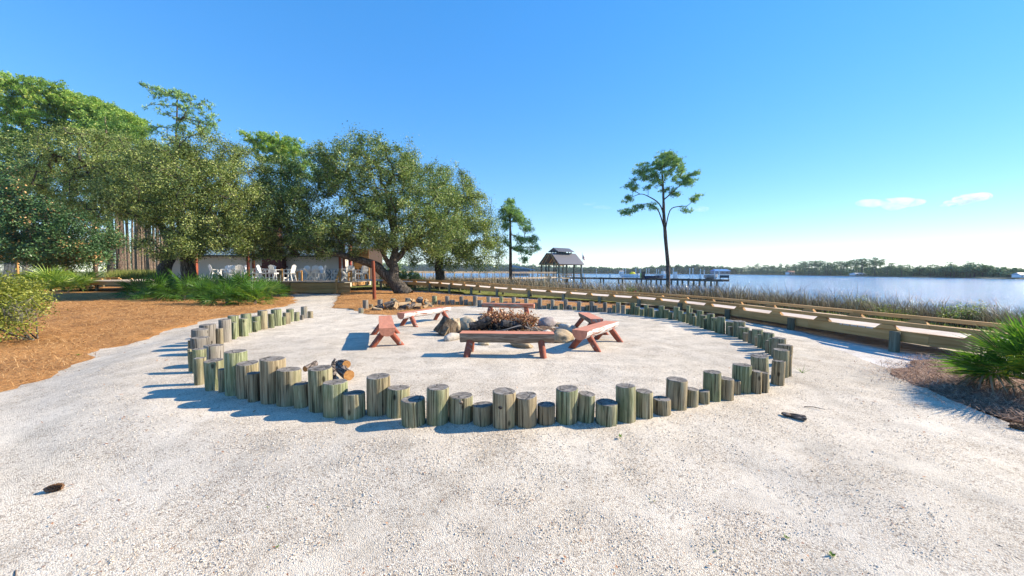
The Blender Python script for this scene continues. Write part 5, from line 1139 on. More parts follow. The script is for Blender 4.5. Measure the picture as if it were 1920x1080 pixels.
for lab, pts, r in (('brown curved twig at the lower left corner', [(27, 1020), (26, 1036), (19, 1052)], .003), ('thin dark twig lying in the lower left gravel', [(130, 1016), (144, 1008), (158, 1004)], .002), ('dark twig behind the driftwood chunk', [(1508, 756), (1525, 757), (1548, 761)], .005), ('dark bark sliver at the lower right', [(1866, 990), (1876, 994), (1888, 1000)], .004), ('brown twig at the right edge of the gravel', [(1870, 1012), (1886, 1022), (1905, 1030)], .003), ('curled dark twig at the lower right corner', [(1896, 1008), (1910, 1016), (1925, 1024)], .003), ('thin orange pine needle twig at the bottom right of centre', [(1410, 1050), (1440, 1066), (1465, 1074)], .002)):
    mb = MB(); P_ = [G(*p) for p in pts]; c = P_[1].copy(); mb.tube([(p.x - c.x, p.y - c.y, r * .8 + (.004 if i == 1 else 0)) for i, p in enumerate(P_)], [r, r, r * .5], 6); o = mb.build('twig', LOGBARK if r > .004 else GREY_SIDE, None, True); o.location = (c.x, c.y, gzf(c.x, c.y)); tag(o, lab, 'twig', 'twigs on the gravel')
# ================================================================== boardwalk with raised kerb rails
def spline(pts, step=.1):
    P = [Vector(p) for p in pts]; out = []
    for i in range(len(P) - 1):
        p0, p1, p2, p3 = P[max(i - 1, 0)], P[i], P[i + 1], P[min(i + 2, len(P) - 1)]; k = max(2, int((p2 - p1).length / step))
        for j in range(k):
            t = j / k; out.append(0.5 * ((2 * p1) + (p2 - p0) * t + (2 * p0 - 5 * p1 + 4 * p2 - p3) * t * t + (3 * p1 - p0 - 3 * p2 + p3) * t ** 3))
    out.append(P[-1]); return out
def resample(P, d):
    out = [P[0]]; acc = 0
    for a, b in zip(P[:-1], P[1:]):
        L = (b - a).length
        while acc + L >= d:
            t = (d - acc) / L; a = a.lerp(b, t); out.append(a.copy()); L = (b - a).length; acc = 0
        acc += L
    return out
def normals(P):
    N = []
    for i in range(len(P)):
        t = P[min(i + 1, len(P) - 1)] - P[max(i - 1, 0)]; t.z = 0; t.normalize(); N.append(Vector((t.y, -t.x, 0)))
    return N
def kerb_block(root, p, t, z, mat):
    mb = MB(); L0, L1, w, h = .42, .22, .085, .09
    vs = [(-L0 / 2, -w / 2, 0), (L0 / 2, -w / 2, 0), (L0 / 2, w / 2, 0), (-L0 / 2, w / 2, 0), (-L1 / 2, -w / 2, h), (L1 / 2, -w / 2, h), (L1 / 2, w / 2, h), (-L1 / 2, w / 2, h)]
    global KB
    if KB is None:
        mb.add(vs, [(0, 3, 2, 1), (4, 5, 6, 7), (0, 1, 5, 4), (1, 2, 6, 5), (2, 3, 7, 6), (3, 0, 4, 7)]); KB = mb.mesh('kerb_block', LUMBER)
    o = link('kerb_block', KB, root); o.location = (p.x, p.y, z); o.rotation_euler = (0, 0, math.atan2(t.y, t.x)); return o
KB = None
def boardwalk(name, label, ctrl, width, outward, phase=0.0, planks=True, post_every=2.45, blk=1.4, first_post=.6):
    """ctrl: near-edge points with deck height; outward=+1 puts the far edge on the side of the normal"""
    S = spline(ctrl); N = [n_ * outward for n_ in normals(S)]
    root = empty(name, (S[len(S) // 2].x, S[len(S) // 2].y, 0), 0, label, 'boardwalk'); off = -root.location
    far = [p + n_ * width for p, n_ in zip(S, N)]
    def strip(side, e0, d):  # points along an edge at inset e0
        return resample([p + n_ * (e0 if side == 0 else width - e0) for p, n_ in zip(S, N)], d)
    for side in (0, 1):
        e = strip(side, .02, 2.45); 
        for a, b in zip(e[:-1], e[1:]):
            bar('rim_joist', a + off + Vector((0, 0, -.118)), b + off + Vector((0, 0, -.118)), .045, .23, LUMBER, root)
        e = strip(side, .055, 2.45)
        for a, b in zip(e[:-1], e[1:]):
            bar('kerb_rail', a + off + Vector((0, 0, .135)), b + off + Vector((0, 0, .135)), .09, .085, LUMBER, root)
        e = strip(side, .055, .1); st = int(blk * 10)
        for i in range(int(phase * 10) + (3 if side else 0), len(e) - 2, st):
            kerb_block(root, e[i] + off, (e[i + 1] - e[i]), e[i].z + .001, LUMBER)
        e = strip(side, -.09, .1)
        for i in range(int(first_post * 10), len(e) - 1, int(post_every * 10)):
            p = e[i]; g_ = gzf(p.x, p.y); h_ = p.z - .02 - g_ + .25; mb = MB(); mb.tube([(0, 0, 0), (0, 0, h_ * .5), (0, 0, h_)], [.088, .087, .085], 12, 0, True, .05)
            o = mb.build('post', PILEW, root, True); o.location = p + off; o.location.z = g_ - .25
        e = strip(side, .45, 2.45)
        for a, b in zip(e[:-1], e[1:]): bar('joist', a + off + Vector((0, 0, -.16)), b + off + Vector((0, 0, -.16)), .045, .2, LUMBER, root)
    if planks:
        a = resample(S, .1); k = 0; d = .149
        A = resample([p + n_ * (width / 2) for p, n_ in zip(S, N)], d)
        for i in range(len(A) - 1):
            t = (A[i + 1] - A[i]); t.z = 0; t.normalize(); n_ = Vector((t.y, -t.x, 0))
            me = chamfer_box('deck_plank', (round(width - .09, 2), .141, .038), DECKW2, .005)
            o = link('deck_plank', me, root); o.location = A[i] + off + Vector((0, 0, -.02)); o.rotation_euler = (0, 0, math.atan2(n_.y, n_.x))
    return root
DECKW2 = m_wood('sunbleached_plank', [(0.25, (0.36, 0.30, 0.25)), (0.5, (0.54, 0.47, 0.41)), (0.75, (0.66, 0.60, 0.54))], 'x', 0.8, 0.25, 0.8, 0.2)
def bwz(i):
    return [.30, .30, .30, .30, .30, .30, .30, .30, .30, .34, .40, .46, .56, .68, .78][i]
boardwalk('boardwalk', 'long curving low boardwalk with raised kerb rails between the ring and the marsh', [(x, y, bwz(i)) for i, (x, y) in enumerate(BW_NEAR)], 1.9, 1)
lb = [(-34.2, 40, .78), (-33.2, 35, .78), (-32.4, 30.6, .78)]
boardwalk('boardwalk', 'left boardwalk spur with a grey deck beside the light palmettos', [(-52, 35.2, .55), (-44, 33.0, .62), (-33.0, 30.6, .78)], 1.9, -1, planks=False, blk=1.3)

# ================================================================== deck in front of the building
DZ = .78
X0, X1, Y0d, Y1d = -33.0, -11.35, 26.2, 36.0
root = empty('deck', ((X0 + X1) / 2, 29, 0), 0, 'raised timber deck with chairs in front of the pale building', 'deck'); off = Vector((-root.location.x, -29, 0))
y = Y0d; i = 0
while y < Y1d:
    me = chamfer_box('deck_plank', (X1 - X0, .141, .038), DECKW, .005); o = link('deck_plank', me, root); o.location = Vector(((X0 + X1) / 2, y, DZ - .02)) + off; y += .149; i += 1
for z, h in ((.60, .235), (.36, .235), (.12, .235)):      # front fascia boards of the landing
    bar('fascia_board', Vector((-15.6, Y0d - .10, z)) + off, Vector((-11.4, Y0d - .10, z)) + off, .045, h, LUMBER, root)
bar('fascia_board', Vector((X0, Y0d - .10, .62)) + off, Vector((-15.65, Y0d - .10, .62)) + off, .045, .24, LUMBER, root)
bar('fascia_board', Vector((X1 + .05, Y0d, .62)) + off, Vector((X1 + .05, 28.4, .62)) + off, .045, .24, LUMBER, root)
for x in np.arange(X0 + 1, X1, 2.4):
    bar('post', Vector((x, Y0d + .2, -.1)) + off, Vector((x, Y0d + .2, .72)) + off, .14, .14, PILEW, root)
# left kerb of the deck corner
def hand(px, Y, tops):
    """short handrail: two posts and a sloping cap"""
    pass
LAND = root
def stair_rail(pxa, Ya, pxb, Yb, label, z0a=0., z0b=DZ, h=.95):
    a = D(pxa, 530, Ya); b = D(pxb, 530, Yb); r = empty('handrail', (a.x, a.y, 0), 0, label, 'handrail', 'timber handrail stubs of the deck'); o_ = Vector((-a.x, -a.y, 0))
    A = Vector((a.x, a.y, z0a)); B = Vector((b.x, b.y, z0b))
    bar('post', A + o_, A + o_ + Vector((0, 0, h - .08)), .10, .10, LUMBER, r); bar('post', B + o_, B + o_ + Vector((0, 0, h)), .10, .10, LUMBER, r)
    t = (B - A).normalized()
    bar('cap_rail', A + o_ + Vector((0, 0, h - .05)) - t * .08, B + o_ + Vector((0, 0, h + .05)) + t * .05, .14, .045, LUMBER, r)
stair_rail(630.5, 25.85, 638, 27.0, 'timber handrail at the right side of the wooden steps', 0, DZ, .86)
stair_rail(523, 25.85, 529, 27.0, 'timber handrail left of the wooden steps behind the palmettos', .0 + DZ * .4, DZ, .86)
stair_rail(557.5, 29.6, 566, 28.6, 'timber handrail stub at the back of the landing', DZ, DZ, .72)
stair_rail(653.5, 28.6, 659, 27.6, 'timber handrail stub where the boardwalk meets the deck', DZ, DZ, .74)

# ================================================================== building
YB = 35.6
def wx(px, Y=YB): return D(px, 500, Y).x
def wz(py, px=510, Y=YB): return D(px, py, Y).z
bx0, bx1 = wx(322), wx(643); eave = wz(479, 600)
b = empty('building', ((bx0 + bx1) / 2, YB, 0), 0, 'pale lap-sided building with a blue-grey metal roof behind the deck', 'building'); ob = Vector((-(bx0 + bx1) / 2, -YB, 0))
SIDING = m_plain('putty_siding', (.50, .47, .42), .65, .25, .05); ROOFM = m_plain('blue_grey_metal_roof', (.20, .27, .30), .4, .5, .1, .3); BROWNM = m_plain('dark_gutter', (.03, .028, .028), .5, .4)
CHIM = m_plain('dark_red_brick', (.11, .04, .035), .8, .2, .35)
mb = MB(); z = DZ - .6; D_ = 7.0
while z < eave - .02:    # each lap of the siding leans out over the one below
    h = .155; mb.add([(bx0, YB + .012, z), (bx1, YB + .012, z), (bx1, YB, z - .004), (bx0, YB, z - .004), (bx0, YB + .022, z + h), (bx1, YB + .022, z + h)], [(3, 2, 5, 4), (3, 0, 1, 2)]); z += h
mb.box(((bx0 + bx1) / 2, YB + D_ / 2 + .03, (eave) / 2), (bx1 - bx0, D_, eave))
wl_ = mb.build('wall', SIDING, b); wl_.location = ob
mb = MB(); rz_ = eave + 2.6; e = .6
mb.add([(bx0 - .5, YB - e, eave - .05), (bx1 + .5, YB - e, eave - .05), (bx1 + .5, YB + D_ / 2, rz_), (bx0 - .5, YB + D_ / 2, rz_), (bx0 - .5, YB + D_ + e, eave - .05), (bx1 + .5, YB + D_ + e, eave - .05)], [(0, 1, 2, 3), (3, 2, 5, 4)])
x = bx0
while x < bx1:   # standing seams
    mb.beam((x, YB - e, eave - .03), (x, YB + D_ / 2, rz_ + .02), .03, .04); x += .42
r_ = mb.build('roof', ROOFM, b); r_.location = ob
mb = MB(); mb.box(((bx0 + bx1) / 2, YB - e - .06, eave - .08), (bx1 - bx0 + 1, .13, .13)); mb.box(((bx0 + bx1) / 2, YB - e / 2, eave - .13), (bx1 - bx0 + .9, e - .03, .03)); g_ = mb.build('gutter', BROWNM, b); g_.location = ob
cx0, cx1 = wx(500), wx(537); mb = MB(); mb.box(((cx0 + cx1) / 2, YB - .35, 1.6), (cx1 - cx0, .7, 3.4)); mb.box(((cx0 + cx1) / 2, YB - .45, 1.95), (cx1 - cx0 + .3, .9, .12)); mb.box(((cx0 + cx1) / 2, YB - .3, 4.9), (1.1, .8, 3.4))
for k_ in range(22):
    mb.box(((cx0 + cx1) / 2, YB - .355, .2 + k_ * .145), (cx1 - cx0 + .012, .712, .012))
c_ = mb.build('chimney', CHIM, b); c_.location = ob
# porch posts, red
def porch_post(px, Y, label, top=478, bot=None, w=.17):
    p = D(px, 520, Y); zt = D(px, top, Y).z; r = empty('porch_post', (p.x, p.y, DZ), 0, label, 'post', 'red porch posts on the deck')
    bar('shaft', (0, 0, 0), (0, 0, zt - DZ + .9), w, w, REDPOST, r); bar('base_plate', (0, 0, .0), (0, 0, .12), w + .05, w + .05, REDPOST, r)
porch_post(368, 29.5, 'red post right of the upright oak trunk', w=.2); porch_post(466, 29.5, 'red post in the middle of the deck, left of a pair', w=.16); porch_post(476, 31.8, 'red post in the middle of the deck, right of a pair', w=.18)
porch_post(638, 29.8, 'red post left of the pair at the right end of the deck', w=.16); porch_post(645.5, 31.5, 'red post right of the pair at the right end of the deck', w=.15); porch_post(657, 35.2, 'dark red post with a red lamp in front of the orange wall', w=.24)
# orange lap-sided annex to the right
ax0, ax1 = wx(646, 38), wx(692, 38); zt = D(670, 478, 38).z; zb = D(670, 503.5, 38).z
an = empty('annex', ((ax0 + ax1) / 2, 38, 0), 0, 'small orange cedar-clad building right of the pale one', 'building'); oa = Vector((-(ax0 + ax1) / 2, -38, 0))
k_ = 0; z = zb
while z < zt + .6:
    bar('plank', Vector((ax0, 38 - .01 * (k_ % 2), z + .07)) + oa, Vector((ax1, 38 - .01 * (k_ % 2), z + .07)) + oa, .03, .138, ORANGEW, an); z += .145; k_ += 1
mb = MB(); mb.box(((ax0 + ax1) / 2, 40.1, (zt + .6) / 2 + .5), (ax1 - ax0 - .1, 4, zt + .2)); o = mb.build('wall', m_plain('dark_interior', (.06, .04, .03), .9), an); o.location = oa
mb = MB(); mb.add([(ax0 - .4, 37.4, zt + .62), (ax1 + .4, 37.4, zt + .62), (ax1 + .4, 40.5, zt + 1.8), (ax0 - .4, 40.5, zt + 1.8)], [(0, 1, 2, 3)]); o = mb.build('roof', ROOFM, an); o.location = oa
for px in (650, 672, 684, 691):
    p = D(px, 500, 37.9); bar('corner_post', Vector((p.x, 37.9, .2)) + oa, Vector((p.x, 37.9, zb + .1)) + oa, .16, .16, ORANGEW, an)
# red lamp or call box on the dark post
p = D(657, 494, 35.0); mb = MB(); mb.tube([(0, 0, 0), (0, 0, .12), (0, 0, .34), (0, 0, .4)], [.07, .09, .09, .04], 10); o = mb.build('fire_extinguisher', m_plain('red_enamel', (.42, .03, .035), .35, .5), None, True); o.location = (p.x, 34.99, p.z - .3)
tag(o, 'small red extinguisher on the dark red post by the orange wall', 'fire extinguisher')
# red pole beside the far posts
g = G(685.5, 566); zt = D(685, 489, g.y + 1.2).z; mb = MB(); mb.tube([(0, 0, -.2), (-.02, 0, 1), (-.05, 0, zt)], [.095, .088, .08], 12, 0, True, .04); o = mb.build('red_pole', REDPOST, None, True); o.location = (g.x, g.y + 1.2, 0)
tag(o, 'round red-brown pole standing in the straw behind the firewood', 'pole')

# ------------------------------------------------------------------ white tall chairs and tables on the deck
def chair_proto():
    root = empty('deck_chair', (0, 0, 0)); seat = .62
    for x in (-.26, .26):
        bar('leg', (x, -.30, 0), (x, -.27, seat + .22), .05, .07, WHITEP, root); bar('leg', (x, .36, 0), (x * .95, .22, seat), .05, .07, WHITEP, root)
        bar('armrest', (x * 1.08, -.36, seat + .24), (x * 1.02, .27, seat + .22), .11, .03, WHITEP, root); bar('side_rail', (x, -.30, seat - .04), (x, .30, seat - .07), .035, .10, WHITEP, root)
    for i in range(5): bar('seat_slat', (-.25, -.28 + i * .115, seat + .005 - i * .006), (.25, -.28 + i * .115, seat + .005 - i * .006), .10, .022, WHITEP, root)
    for i, hgt in enumerate((.54, .60, .62, .60, .54)):
        x = -.20 + .10 * i; bar('back_slat', (x, .22, seat - .02), (x * 1.1, .38, seat + hgt), .092, .02, WHITEP, root, roll_up=(0, 1, 0))
    bar('back_brace', (-.26, .285, seat + .20), (.26, .285, seat + .20), .03, .06, WHITEP, root); bar('foot_bar', (-.26, -.33, .22), (.26, -.33, .22), .04, .07, WHITEP, root)
    return root
CH = chair_proto()
chairs = [(404, 29.2, 2.6, 'white deck chair farthest left right of the first red post'), (423, 31.5, .1, 'shaded bluish chair behind the left table'), (434, 31, .4, 'white chair facing the left table from behind'), (449, 30, -2.5, 'white chair with its back to the palmettos at the left table'), (456, 32.4, -.4, 'bluish shaded chair right of the left table'),
          (471, 31, 1.57, 'white chair seen between the two middle red posts'), (494, 29.2, 1.75, 'white chair in profile left of the steps'), (508, 30.4, .2, 'white chair facing out behind the left handrail'), (516, 29.4, 2.8, 'white chair just behind the left handrail'), (543, 28.4, -1.6, 'white chair in profile by the landing, nearest the steps'),
          (572, 32, .0, 'bluish shaded chair behind the white table'), (589, 30.4, .15, 'white chair right behind the crossed-leg table'), (601, 29.6, -1.4, 'white chair in profile right of the crossed-leg table'), (609, 32.2, 1.4, 'bluish chair in profile by the grey table'), (631, 31.6, -.8, 'white chair left of the right pair of red posts'), (642, 31.2, .2, 'bluish chair behind the right pair of red posts'),
          (659, 29.8, .5, 'white chair right of the red posts facing out'), (672, 30.2, -.9, 'bluish chair turned left near the red pole'), (681, 30.6, -2.2, 'tall white chair beside the red pole')]
for i, (px, Y, rz, lab) in enumerate(chairs):
    o = CH if i == 0 else copy_tree(CH); p = D(px, 520, Y); o.location = (p.x, Y, DZ); o.rotation_euler = (0, 0, rz); tag(o, lab, 'chair', 'white tall chairs on the deck')
def table_proto(name, mat, w=1.0):
    root = empty(name, (0, 0, 0)); z = .93
    for i in range(7): bar('top_slat', (-w / 2, -w / 2 + w * (i + .5) / 7, z), (w / 2, -w / 2 + w * (i + .5) / 7, z), w / 7 - .012, .028, mat, root)
    for s in (-1, 1):
        bar('leg', (-.36, s * .30, 0), (.36, s * .30, z - .03), .045, .09, mat, root); bar('leg', (.36, s * .35, 0), (-.36, s * .35, z - .03), .045, .09, mat, root)
    bar('stretcher', (0, -.36, .46), (0, .36, .46), .06, .06, mat, root); return root
TB = table_proto('deck_table', WHITEP); tb = [(436, 30.4, 'white table among the chairs at the left end of the deck'), (485, 30.2, 'white table right of the middle red posts'), (552, 31.4, 'white table behind the landing handrail stub'), (582, 29.8, 'white table with crossed legs at the middle of the deck'), (648, 29.6, 'white table by the right pair of red posts')]
for i, (px, Y, lab) in enumerate(tb):
    o = TB if i == 0 else copy_tree(TB); p = D(px, 520, Y); o.location = (p.x, Y, DZ); o.rotation_euler = (0, 0, .15 * i); tag(o, lab, 'table', 'tables on the deck')
T2 = table_proto('deck_table', GREYP, .9); p = D(621, 520, 32); T2.location = (p.x, 32, DZ); tag(T2, 'dark grey folding table near the right end of the deck', 'table', 'tables on the deck')

# ------------------------------------------------------------------ fence at the far left
f0 = D(-10, 520, 38); f1 = D(62, 520, 38); r = empty('fence', (f0.x, 38, 0), 0, 'dark picket fence with a new timber gate post at the left edge', 'fence')
zt = D(20, 489, 38).z; L = f1.x - f0.x
for s_ in (.25, zt - .1): bar('fence_rail', (-3, 0, s_), (L, 0, s_), .04, .06, DARKW, r)
k = 0; x = -3.0
while x < L:
    bar('picket', (x, -.05, .05), (x, -.05, zt), .045, .02, GREYP, r, roll_up=(0, 1, 0)); x += .14
bar('gate_post', (D(33, 500, 37.7).x - f0.x, -.3, 0), (D(33, 500, 37.7).x - f0.x, -.3, zt + .1), .16, .16, ORANGEW, r); bar('gate_rail', (-3, -.3, zt + .02), (D(33, 500, 37.7).x - f0.x, -.3, zt + .02), .09, .12, ORANGEW, r)
# ================================================================== railing walkway over the marsh
def P2(px, Y): return D(px, 520, Y).x
wk = empty('pier_walkway', (P2(870, 58), 58, 0), 0, 'new pale timber walkway with railings over the marsh', 'walkway')
ow = Vector((-P2(870, 58), -58, 0)); pts = [(-11.5, 36.5), (-16, 46.0), (-13, 56.5), (-2, 64), (6.5, 72), (9.0, 80)]
pts = [(P2(715, 44), 44), (P2(780, 48), 48), (P2(850, 53), 53), (P2(930, 61), 61), (P2(1000, 70), 70), (P2(1036, 78), 78)]
S = resample(spline([(x, y, .55) for x, y in pts]), 1.8); Nn = normals(S); rd = .55
for side in (0, 1):
    E_ = [p + n_ * (1.8 * (side - .5)) for p, n_ in zip(S, Nn)]
    for a, b_ in zip(E_[:-1], E_[1:]):
        for z, w, h in ((1.02, .14, .05), (.84, .05, .09), (-.12, .05, .24)):
            bar({1.02: 'cap_rail', .84: 'top_rail', -.12: 'rim_board'}[z], a + ow + Vector((0, 0, z)), b_ + ow + Vector((0, 0, z)), w, h, PALEW, wk)
    for a in E_:
        bar('rail_post', a + ow + Vector((0, 0, -.2)), a + ow + Vector((0, 0, 1.0)), .10, .10, PALEW, wk)
        bar('pile', a + ow + Vector((0, 0, -2.2)), a + ow + Vector((0, 0, -.25)), .18, .18, PILEW, wk)
for a, b_ in zip(S[:-1], S[1:]): bar('deck_panel', a + ow + Vector((0, 0, .02)), b_ + ow + Vector((0, 0, .02)), 1.75, .04, DECKW2, wk)
# ================================================================== pavilion on the pier
YP = 92.0; u = YP / F
def pz(py, px=1050): return D(px, py, YP).z
cx = P2(1052, YP); dk = pz(520.5)
pv = empty('pavilion', (cx, YP, 0), math.radians(-56), 'open pier pavilion with a two-tier gable roof of grey metal', 'pavilion')
ROOFG = m_plain('grey_metal_roof', (.17, .165, .18), .45, .5, .08, .2); GREENP = m_plain('dark_green_posts', (.022, .04, .033), .7, .3)
HW, HL = 3.3, 3.6; ze = pz(495.5) ; zr = pz(475); zc0 = pz(474); zc1 = pz(471.5); zc2 = pz(465)
def gable(name, hw, hl, z0, z1, th, mat, cut=None):
    mb = MB()
    for s in (-1, 1):
        x1 = 0 if cut is None else cut; zz = z1
        v = [(s * hw, -hl, z0), (s * hw, hl, z0), (s * x1, hl * .98, zz), (s * x1, -hl * .98, zz)]
        mb.add(v + [(a, b_, c - th) for a, b_, c in v], [(0, 1, 2, 3), (7, 6, 5, 4), (0, 4, 5, 1), (1, 5, 6, 2), (2, 6, 7, 3), (3, 7, 4, 0)])
    for s in (-1, 1):
        for k in range(int(hl * 4)):
            yk = -hl + .12 + k * .5
            if yk < hl: mb.beam((s * hw, yk, z0 + .015), (s * x1, yk * .98, zz + .015), .04, .04)
    return mb.build(name, mat, pv)
gable('ceiling', HW + .5, HL + .4, ze - .11, zr - .11, .03, DARKW, .92); gable('roof', HW + .6, HL + .5, ze, zr, .1, ROOFG, .9); gable('cupola_roof', 1.9, 2.7, zc1 - .1, zc2, .09, ROOFG)
mb = MB()
for s in (-1, 1):
    for k in range(6): mb.box((s * 1.15, -2.2 + k * .88, (zr + zc1) / 2), (.16, .16, zc1 - zr + .3))
    mb.box((s * 1.15, 0, zr + .02), (.12, 4.8, .14))
mb.build('cupola_frame', GREENP, pv)
for s in (-1, 1):
    for k in range(4):
        bar('post', (s * HW, -HL + k * HL * 2 / 3, -3.0), (s * HW, -HL + k * HL * 2 / 3, ze - .1), .28, .28, GREENP, pv)
    bar('plate_beam', (s * HW, -HL - .3, ze - .12), (s * HW, HL + .3, ze - .12), .2, .28, LUMBER, pv)
for s in (-1.5, 1.5): bar('post', (s, -HL, -3.0), (s, -HL, ze + .5), .24, .24, GREENP, pv)
for k in range(4):
    yk = -HL + k * HL * 2 / 3; bar('truss_tie', (-HW, yk, ze - .05), (HW, yk, ze - .05), .14, .24, LUMBER, pv)
    for s in (-1, 1):
        bar('rafter', (s * (HW + .4), yk, ze - .16), (s * .9, yk, zr - .16), .12, .2, LUMBER, pv); bar('truss_brace', (s * 2.2, yk, ze), (s * .3, yk, zr - .3), .1, .16, LUMBER, pv)
bar('floor', (-HW - .8, 0, dk - .08), (HW + .8, 0, dk - .08), HL * 2 + 1.2, .18, PALEW, pv)
for s in (-1, 1):
    for z in (.45, 1.0): bar('railing', (-HW - .7, s * (HL + .5), dk + z), (HW + .7, s * (HL + .5), dk + z), .07, .12, PALEW, pv)
    for k in range(7): bar('baluster', (-HW - .7 + k * (2 * HW + 1.4) / 6, s * (HL + .5), dk), (-HW - .7 + k * (2 * HW + 1.4) / 6, s * (HL + .5), dk + 1.0), .1, .1, PALEW, pv)
def slat_bench(label, px, Y, rz):
    p = D(px, 520, Y); r = empty('slat_bench', (p.x, Y, dk), rz, label, 'bench', 'benches in the pier pavilion')
    for i in range(4): bar('seat_slat', (-.9, -.22 + i * .13, .45), (.9, -.22 + i * .13, .45), .11, .03, PALEW, r)
    for i in range(3): bar('back_slat', (-.9, .26, .58 + i * .15), (.9, .26, .58 + i * .15), .03, .11, PALEW, r)
    for s in (-.8, 0, .8): bar('leg', (s, -.2, 0), (s, -.2, .43), .08, .08, PALEW, r); bar('leg', (s, .26, 0), (s, .26, .95), .08, .08, PALEW, r)
slat_bench('pale slatted bench in front of the pavilion posts, left of two', 1056, 86.5, .1); slat_bench('pale slatted bench in front of the pavilion posts, right of two', 1066, 86.5, .1)
# flag
fpx = D(1091.5, 508, 97); r = empty('flagpole', (fpx.x, 97, dk), 0, 'flagpole with a small red and white flag right of the pavilion', 'flag'); zt = D(1091, 474, 97).z - dk
bar('pole', (0, 0, 0), (0, 0, zt), .09, .09, WHITEP, r)
zf0, zf1 = D(1092, 487, 97).z - dk, D(1092, 476.5, 97).z - dk; n_ = NT('flag_cloth', .8, .2); gcx = n_.N.new('ShaderNodeSeparateXYZ'); n_.L.new(n_.tc(), gcx.inputs[0])
st = n_.ramp(n_.math('FRACT', n_.math('MULTIPLY', gcx.outputs[2], 2.2)), [(0.0, (.42, .03, .05)), (.5, (.42, .03, .05)), (.501, (.6, .58, .58)), (1, (.6, .58, .58))]); n_.col(st)
mb = MB(); K = 8
vs = [(.08 + .55 * i / K + .1 * (j == 0) * i / K, .08 * math.sin(i), (zf1 if j else zf0 + (zf1 - zf0) * .25) - .9 * (i / K)) for i in range(K + 1) for j in (0, 1)]
mb.add(vs, [(2 * i, 2 * i + 2, 2 * i + 3, 2 * i + 1) for i in range(K)]); mb.build('flag', n_.mat, r)
# ================================================================== dock
dz = D(1372, 524.5, 64).z
dkp = [(P2(1062, 90), 90), (P2(1150, 84), 84), (P2(1240, 76), 76), (P2(1300, 71), 71), (P2(1372, 65), 65)]
r = empty('dock', (P2(1240, 76), 76, 0), 0, 'long low dock on dark pilings reaching out into the lake', 'dock'); od = Vector((-P2(1240, 76), -76, 0))
S = resample(spline([(x, y, dz) for x, y in dkp]), 2.2); Nn = normals(S)
for i, (a, b_) in enumerate(zip(S[:-1], S[1:])):
    bar('deck_section', a + od + Vector((0, 0, -.05)), b_ + od + Vector((0, 0, -.05)), 2.2, .14, DARKW, r)
    for s in (-1, 1):
        p = a + Nn[i] * s * .95 + od
        if i % 2 == 0 or i > len(S) * .45: bar('piling', p + Vector((0, 0, -3.4)), p + Vector((0, 0, .1 if s > 0 else -.1)), .26, .26, PILEW, r)
        bar('stringer', a + Nn[i] * s * 1.0 + od + Vector((0, 0, -.24)), b_ + Nn[i] * s * 1.0 + od + Vector((0, 0, -.24)), .1, .26, DARKW, r)
for i in range(2, len(S) - 1, 3):
    p = S[i] + Nn[i] * (.8) + od; bar('pedestal', p, p + Vector((0, 0, .95)), .32, .32, WHITEP, r)
for li, (px, Y) in enumerate(((1118, 88), (1168, 90), (1173, 92), (1192, 86), (1200, 84), (1212, 80), (1216.5, 80), (1231, 82), (1235, 82), (1262, 80), (1293, 76), (1299, 76), (1313, 72), (1320, 72), (1340, 68), (1348, 70))):
    p = D(px, 520, Y); zt = D(px, 506 + 2 * math.sin(px), Y).z; t_ = empty('lift_pole', (p.x, Y, WATER), 0, f'white boat lift pole, {ordw(li + 1)} from the pavilion along the dock', 'pole', 'boat lift poles by the dock')
    bar('shaft', (0, 0, -1.5), (0, 0, zt - WATER), .11, .11, WHITEP, t_); bar('pile_cap', (0, 0, zt - WATER), (0, 0, zt - WATER + .12), .15, .15, WHITEP, t_)
